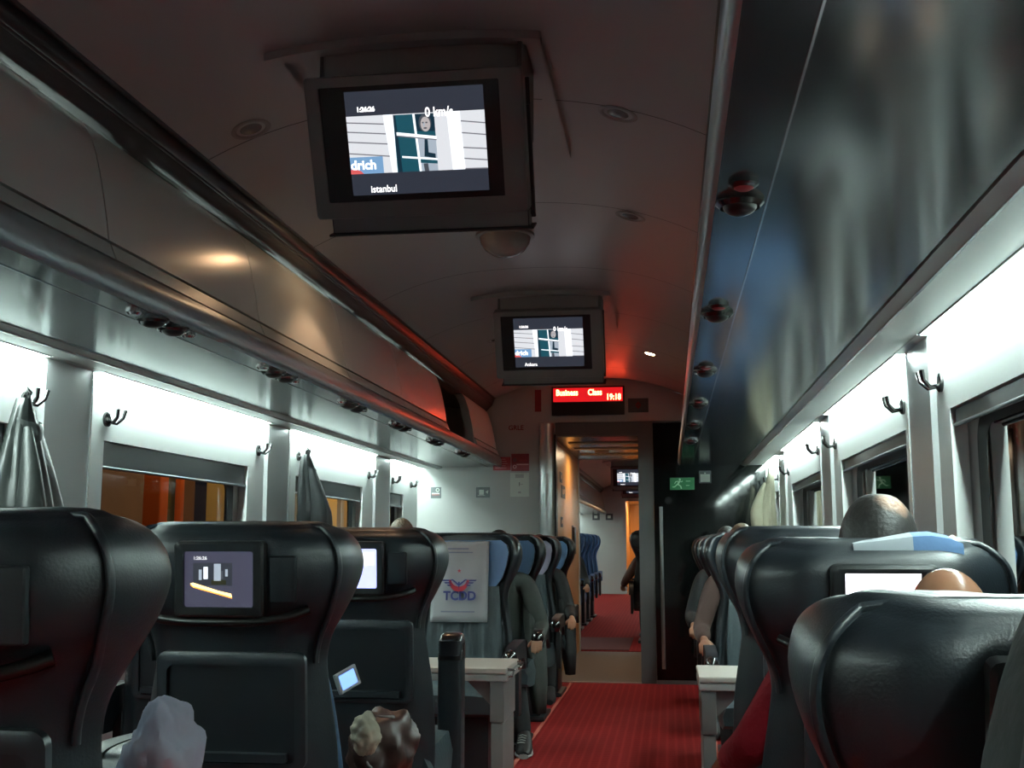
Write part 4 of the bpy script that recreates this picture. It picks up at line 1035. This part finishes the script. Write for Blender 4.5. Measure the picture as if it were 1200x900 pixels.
    if legs:
        g = G(); c0=g.add(hips+Vector((0,.0,.01)),(.115*s,.095*s))
        for sx in (-1,1):
            hp,kn,an,toe=LG[sx]; j=g.add(hp,.088*s,c0); j=g.add(hp.lerp(kn,.5),.084*s,j); j=g.add(kn,.070*s,j); j=g.add(kn.lerp(an,.5),.066*s,j); g.add(an+Vector((0,0,-.02)),.054*s,j)
        finish([skin_mesh(g.v,g.e,g.r,0,2)],'trousers','trouser',t,.011,3)
        for sx in (-1,1):
            hp,kn,an,toe=LG[sx]
            mb=MB(); rs=[]
            for y,hw,z1 in ((-.06,.022,.06),(-.045,.036,.10),(.0,.040,.125),(.06,.042,.095),(.13,.046,.07),(.18,.042,.055),(.215,.024,.035)):
                rs.append([(an.x+sx*.02*(y/.2)+hw*math.cos(a), an.y+y, .004+max(0,z1*.5+z1*.5*math.sin(a))) for a in [2*PI*i/16 for i in range(16)]])
            mb.rings(rs,'shoe'); sh_ = mb.build('shoe', t, smooth=60)
            if spread:
                mb=MB(); mb.rings([[(an.x+sx*.02*(y/.2)+(hw+.003)*math.cos(a), an.y+y, .014+.013*math.sin(a)) for a in [2*PI*i/12 for i in range(12)]] for y,hw in ((-.063,.020),(-.045,.037),(.0,.041),(.06,.043),(.13,.047),(.18,.043),(.220,.024))],'shoe_trim'); mb.build('sole', sh_, smooth=60)
                for q2 in range(4):
                    mb=MB(); mb.tube([(an.x-.020,an.y+.075+.022*q2,.092-.008*q2),(an.x,an.y+.080+.022*q2,.100-.009*q2),(an.x+.020,an.y+.075+.022*q2,.092-.008*q2)],.0035,'shoe_trim',6); mb.build('lace', sh_, smooth=60)
    return t

# 1 man in the second camera-facing seat; facing the camera (rz = PI): local +x is the world's -x
rest = dict(el=(-.285,.10,.16), wr=(-.290,.36,.085), d=(-.03,1,-.18), n=(0,.1,-1), side=(1,0,0), curl=.55)
person('person in a long grey-green coat on the left, hand on the armrest', (AX+.02,6.50,0), PI, top='coat_green', armL=rest, tail=-1, s=.84, spread=.09, lean=-.18, head_nod=-.6, seat_z=.41)
rest2 = dict(el=(-.275,.12,.15), wr=(-.325,.42,.09), d=(-.05,1,-.25), n=(0,.1,-1), side=(1,0,0), curl=.6)
person('person in a black coat beside the doorway, bare hand held over the aisle', (AX+.03,8.35,0), PI, top='coat_black', armL=rest2, tail=-1, s=.82, seat_z=.40, lean=-.1)
person('person in the left window row facing the camera, only brown hair showing', (WX,6.50,0), PI, top='coat_grey', hair='hair_brown', s=.89, seat_z=.42)
# right side
red = dict(el=(-.335,.00,.20), wr=(-.385,.20,.13), d=(-.1,1,-.35), n=(.2,.2,-1), side=(1,0,0), curl=.6)
person('balding person in a red sweater, seen from behind in the second right seat', (RX+.035,2.52,0), 0, top='sweater_red', hair='hair_dark', hair_mode='balding', skin='skin_shiny', armL=red, lean=.05, s=.845, seat_z=.405, hs=1.18, armR=dict(el=(.24,.10,.22), wr=(.215,.06,.60), d=(.05,.05,1), n=(0,1,0), side=(-1,0,0), curl=.5))
person('bald person with a shiny head just showing over the nearest right seat', (RX-.035,1.60,0), 0, top='coat_grey', hair=None, skin='skin_shiny', s=.72, seat_z=.388, head_nod=-.25)
lap = dict(el=(.27,.06,.17), wr=(.26,.30,.11), d=(0,1,-.2), n=(0,0,-1), side=(-1,0,0), curl=.6)
person('person in a dusty pink jacket facing the camera at the right edge of the aisle', (RX-.03,6.12,0), PI, top='sleeve_pink', hair='hair_brown', armR=lap, s=.84, seat_z=.42)
person('dark clothed person facing the camera behind the pink jacket on the right', (RX-.06,7.12,0), PI, top='coat_black', hair='hair_dark', armR=lap, s=.84, seat_z=.42)
person('person with bare forearm in the far carriage, left of its aisle', (-.62,13.75,0), PI, top='coat_black', hair='hair_dark', armL=rest2, s=.86, seat_z=.42, voxel=.009)
person('person in the far carriage leaning out beside the black seat', (.44,12.75,0), 0, top='sleeve_pink', hair='hair_dark', armL=red, s=.88, seat_z=.42, voxel=.009)
# blue sleeved passenger holding a phone in the second left seat
ph = dict(el=(.215,.05,.12), wr=(.205,.10,.215+.02), d=(.05,.25,.95), n=(-.3,1,0), side=(-1,0,0), curl=.7)
person('person with a blue sleeve holding a phone beside the second left seat, mostly hidden', (AX,2.66,0), 0, top='shirt_blue', hair='hair_dark', armR=dict(el=(.228,.06,.03), wr=(.222,.02,.14), d=(.0,.1,1), n=(-.5,.8,0), side=(-.5,-.8,0), curl=.6), s=.74, lean=.05, head_nod=-.5, seat_z=.38)
t = thing('phone','small white phone with a glowing blue screen held beside the second left seat','phone',(-.170,2.78,.760),(math.radians(-50),math.radians(70),math.radians(20)))
b = MB(); b.box((-.026,-.005,-.045),(.026,.005,.045),'phone_white'); b.build('case', t, bevel=.004)
b = MB(); b.poly([(-.018,-.0056,-.035),(.018,-.0056,-.035),(.018,-.0056,.030),(-.018,-.0056,.030)],'scr_blueglow'); b.build('display', t, recalc=False)

# pale cloth hanging at the nearest left seat
def crumple(name, label, cat, loc, r, m, seed, amp=.35, fold=9, rot=(0,0,0), parts=None):
    b = MB(); 
    def f(p):
        d = p.normalized(); n = noise.noise(d*2.2+Vector((seed,0,0)))*amp + abs(noise.noise(d*5.5+Vector((0,seed,0))))*amp*.55
        return p*(1+n+ (.16*abs(noise.noise(Vector((d.x*5+seed,d.y*5,d.z*1.6)))) if name=='crumpled_cloth' else 0))
    b.ellipsoid((0,0,0), r, m, 56, 36, f); o = b.build(name, None, smooth=60); o.location = loc; o.rotation_euler = rot
    return tag(o, label, cat)
crumple('crumpled_cloth','crumpled pale blue and white cloth hanging beside the nearest left seat','cloth',(-.150,1.70,.735),(.050,.085,.105),'pale_cloth',5.3,.30)
t = thing('leather_bag','crumpled brown leather bag hanging beside the second left seat','bag',(-.115,2.95,.565))
b = MB(); b.ellipsoid((0,0,0),(.085,.12,.098),'bag_brown',56,36,lambda p: p*(1+.25*noise.noise(p.normalized()*1.9)+.10*abs(noise.noise(p.normalized()*4)))); b.build('bag_body', t, smooth=60)
b = MB(); b.tube([(-.07,-.02,.05),(-.03,-.06,.095),(.03,-.05,.085),(.07,0,.02)],.010,'bag_brown',8); b.build('strap', t, smooth=60)
b = MB(); b.tube([(-.03,-.115,.02),(-.01,-.128,-.02),(.02,-.12,-.05)],.006,'bag_brown',8); b.build('seam_fold', t, smooth=60)
crumple('cream_bundle','round cream coloured bundle tucked against the brown leather bag','bundle',(-.125,2.80,.625),(.036,.035,.050),'cream',8.2,.2)

# ------------------------------------------------------------------ hooks and hanging coats
def hook(s, y, z, label, group):
    t = thing('coat_hook', label, 'hook', (s*W,y,z), group=group)
    b = MB(); b.lathe([(.028,0),(.028,-s*.008),(.020,-s*.014)],'dark_chrome',axis='x'); b.build('base', t, smooth=40)
    for dy in (-.022,.022):
        b = MB(); b.tube([(-s*.01,0,-.01),(-s*.035,dy*.6,-.015),(-s*.055,dy,.005),(-s*.060,dy*1.3,.035)],[.007,.007,.006,.007],'dark_chrome',8); b.build('prong', t, smooth=60)
hk = 'coat hooks beside the windows on the '
for s in (-1,1):
    for i,(y,z) in enumerate([(1.72,1.56),(3.33,1.56),(3.86,1.555),(5.41,1.565),(6.03,1.585),(7.52,1.565),(8.2,1.565),(8.80,1.565)]):
        hook(s, y, z, '%s hook beside a %s window, %s' % (['first','second','third','fourth','fifth','sixth','seventh','eighth'][i], SN[s], 'counted from the camera'), hk+SN[s])
def coat(s, y, zt, L, wd, m, label, dep=.09, collar=True, slant=0):
    t = thing('hanging_coat', label, 'coat', (s*(W-.05),y,zt))
    b = MB(); rs=[]; n=40; N=18
    for j in range(N+1):
        u=j/N; z=-L*u; hw = wd*(.10+.90*min(1,(u*1.6))**.8)*(1+.05*math.sin(u*6)); hd = dep*(.35+.65*min(1,u*1.8))
        ring=[]
        for i in range(n):
            a=2*PI*i/n; fold = 1+.14*math.sin(7*a+2*u)*min(1,u*2.5)+.06*math.sin(12*a-3*u)
            ring.append((-s*(.0+hd*.5*(1+math.cos(a)*fold)-.01), slant*u+hw*math.sin(a)*fold**.5, z - .03*u*math.sin(3*a)))
        rs.append(ring)
    b.rings(rs,m); b.build('coat_body', t, smooth=60)
    b = MB(); b.tube([(-s*.02,0,.035),(-s*.03,-.012,.02),(-s*.025,0,-.005),(-s*.03,.012,.02),(-s*.02,0,.035)],.004,m,6); b.build('hanging_loop', t, smooth=60)
    if collar:
        b = MB(); rs=[]
        for k_ in range(9):
            a = PI*k_/8; p=Vector((-s*(.030+.035*math.sin(a)), .060*math.cos(a), -.075-.035*math.sin(a)))
            e_ = .3+.7*math.sin(a); rs.append([p+Vector((-s*.008*math.cos(q)*e_,0,.030*math.sin(q)*e_)) for q in [2*PI*i/8 for i in range(8)]])
        b.rings(rs,m); b.build('collar', t, smooth=60)
    # a sleeve
    b = MB(); path=[(-s*dep*.5, -wd*.25+slant*.1,-L*.16),(-s*dep*1.0,-wd*.55+slant*.4,-L*.5),(-s*dep*1.0,-wd*.6+slant*.7,-L*.78),(-s*dep*.9,-wd*.5+slant*.9,-L*.93)]
    b.tube(crom(path,4),[.012+.036*min(1,i/5) for i in range(13)],m,14); b.build('sleeve', t, smooth=60)
    return t
coat(-1,3.22,1.55,.62,.19,'coat_shiny','dark shiny grey-green coat hanging at the left picture edge',dep=.12)
coat(-1,5.98,1.59,.55,.25,'coat_grey','dark grey coat hanging between the second and third left windows',dep=.12,slant=.10)
coat(1,8.15,1.60,.50,.16,'coat_beige','beige coat hanging at the far end of the right windows',dep=.12)
# grey jacket over the nearest right seat
t = thing('draped_jacket','dark grey jacket at the right picture edge over the nearest right seat','jacket',(.978,1.04,.755))
b = MB(); rs=[]
for z,x0,x1,y0,y1 in ((.34,.04,.13,.02,.17),(.30,.0,.17,-.02,.17),(.22,-.05,.20,-.06,.12),(.10,-.085,.22,-.085,.10),(-.05,-.10,.23,-.09,.09),(-.20,-.10,.24,-.09,.08),(-.40,-.09,.25,-.08,.08)):
    cx,cy,hx,hy=(x0+x1)/2,(y0+y1)/2,(x1-x0)/2,(y1-y0)/2
    rs.append([(cx+hx*math.cos(a)*(1+.05*math.sin(5*a+z*8)),cy+hy*math.sin(a)*(1+.10*math.sin(7*a+z*5)),z) for a in [2*PI*i/36 for i in range(36)]])
b.rings(rs,'jacket_grey'); b.build('jacket_body', t, smooth=60, sub=1)
b = MB(); b.tube(crom([(.0,-.05,.22),(-.04,-.10,.08),(-.055,-.11,-.10),(-.05,-.10,-.26)],4),.045,'jacket_grey',14); b.build('sleeve', t, smooth=60)

# ------------------------------------------------------------------ the station outside
b = MB(); b.box((-14,-6,-1.2),(14,60,-1.1),'asphalt'); struct(b.build('ground'))
tag(MB().box((-9,-4,-1.1),(-3,50,-.15),'asphalt').build('station_platform'),'low grey station platform outside the left windows','platform')
tag(MB().box((-6.7,-4,-.15),(-6.5,16.1,3.2),'station_brown').build('station_wall'),'dark brown station wall outside the second left window','wall')
t = thing('station_building','tan lit station building outside the third left window','building',(-5.6,17,-.15))
b = MB(); b.box((-.4,-.8,0),(.0,14,3.6),'station_tan'); b.build('wall', t)
for i in range(5):
    b = MB(); b.box((0,-.6+2.4*i,.9),(.05,.9+2.4*i,2.3),'station_yellow'); b.build('panel', t)
    b = MB(); b.box((0,1.1+2.4*i,0),(.08,1.3+2.4*i,3.6),'station_grey'); b.build('post', t)
t = thing('station_sign','small glowing blue sign on the tan station building','sign',(-5.5,18.6,1.78))
b = MB(); b.box((0,-.30,-.10),(.06,.30,.10),'lamp_blue'); b.build('face', t); b = MB(); b.box((-.03,-.33,-.13),(0,.33,.13),'station_grey'); b.build('frame', t)
def column(x,y,w,m,label,h=3.4):
    t = thing('platform_column',label,'column',(x,y,-.15))
    b = MB(); b.box((-w*.5,-w*.5,.06),(w*.5,w*.5,h),m); b.build('shaft', t, bevel=.02)
    b = MB(); b.box((-w*.65,-w*.65,0),(w*.65,w*.65,.06),'station_grey'); b.build('base', t)
column(-4,9.62,.17,'station_orange','bright orange platform column outside the second left window')
column(-4.2,10.2,.24,'station_olive','olive platform column right of the bright orange one')
column(-4,10.12,.07,'station_orange','thin orange post right of the olive column')
column(-4,11.1,.22,'station_yellow','dull yellow platform column outside the right part of the second left window')
for x,y,z,l in ((-4.8,11.2,2.10,'small warm platform lamp seen through the second left window'),(-5.0,9.0,2.25,'long warm platform lamp at the left part of the second left window')):
    t = thing('platform_lamp',l,'lamp',(x,y,z)); b = MB(); b.box((-.05,-.25,-.03),(.05,.25,0),'lamp_warm'); b.build('tube', t); b = MB(); b.box((-.07,-.3,0),(.07,.3,.06),'station_grey'); b.tube([(0,0,.06),(0,0,1.4)],.012,'station_grey',6); b.build('housing', t)
for y,e in ((9.5,45),(15.5,110),(20,110)):
    ld = bpy.data.lights.new('platform_light','AREA'); ld.energy=e; ld.color=(1,.62,.30); ld.size=1.5
    l = bpy.data.objects.new('platform_light', ld); COL.objects.link(l); l.location=(-3.3,y,3.4); l.rotation_euler=(0,math.radians(38),0)
column(4,11.75,.10,'station_grey','pale grey post outside the nearest right window')
column(4.2,12.9,.30,'station_brown','dark brown column outside the nearest right window')
tag(MB().box((7,-4,-1.1),(7.3,50,1.0),'station_brown').build('station_fence'),'low dark wall beyond the right windows','wall')
t = thing('signal_lamp','glowing red signal lamp outside the nearest right window','lamp',(4.1,11.25,1.47))
b = MB(); b.box((-.05,-.05,-.13),(.0,.05,.13),'lamp_red'); b.build('lens', t); b = MB(); b.box((0,-.08,-.18),(.1,.08,.18),'black'); b.tube([(.05,0,-.18),(.05,0,-2.5)],.03,'station_grey',8); b.build('housing', t)
for i,(y,z,l) in enumerate([(12.4,1.95,'faint yellow strip lamp high outside the nearest right window'),(12.3,.72,'warm strip lamp low outside the nearest right window'),(12.9,1.25,'faint yellow strip lamp at mid height outside the nearest right window')]):
    t = thing('platform_lamp',l,'lamp',(5.2,y,z)); b = MB(); b.box((-.02,-.45,-.02),(0,.45,.02),'station_yellow' if i!=1 else 'lamp_warm'); b.build('tube', t); b = MB(); b.box((0,-.5,-.03),(.05,.5,.03),'station_grey'); b.tube([(.03,0,-.03),(.03,0,-1.1-z)],.02,'station_grey',6); b.build('housing', t)
ld = bpy.data.lights.new('platform_light','AREA'); ld.energy=80; ld.color=(1,.8,.5); ld.size=1.5
l = bpy.data.objects.new('platform_light', ld); COL.objects.link(l); l.location=(3.4,9.5,3.8); l.rotation_euler=(0,math.radians(-30),0)

# ------------------------------------------------------------------ world & view
w = bpy.data.worlds.new('world'); bpy.context.scene.world = w; w.use_nodes = True
w.node_tree.nodes['Background'].inputs[0].default_value = (.010,.011,.016,1); w.node_tree.nodes['Background'].inputs[1].default_value = .5
vs = bpy.context.scene.view_settings
vs.view_transform = 'Standard'; vs.look = 'None'; vs.gamma = 1; vs.exposure = 0; vs.use_curve_mapping = False
bpy.context.scene.cycles.max_bounces = 8
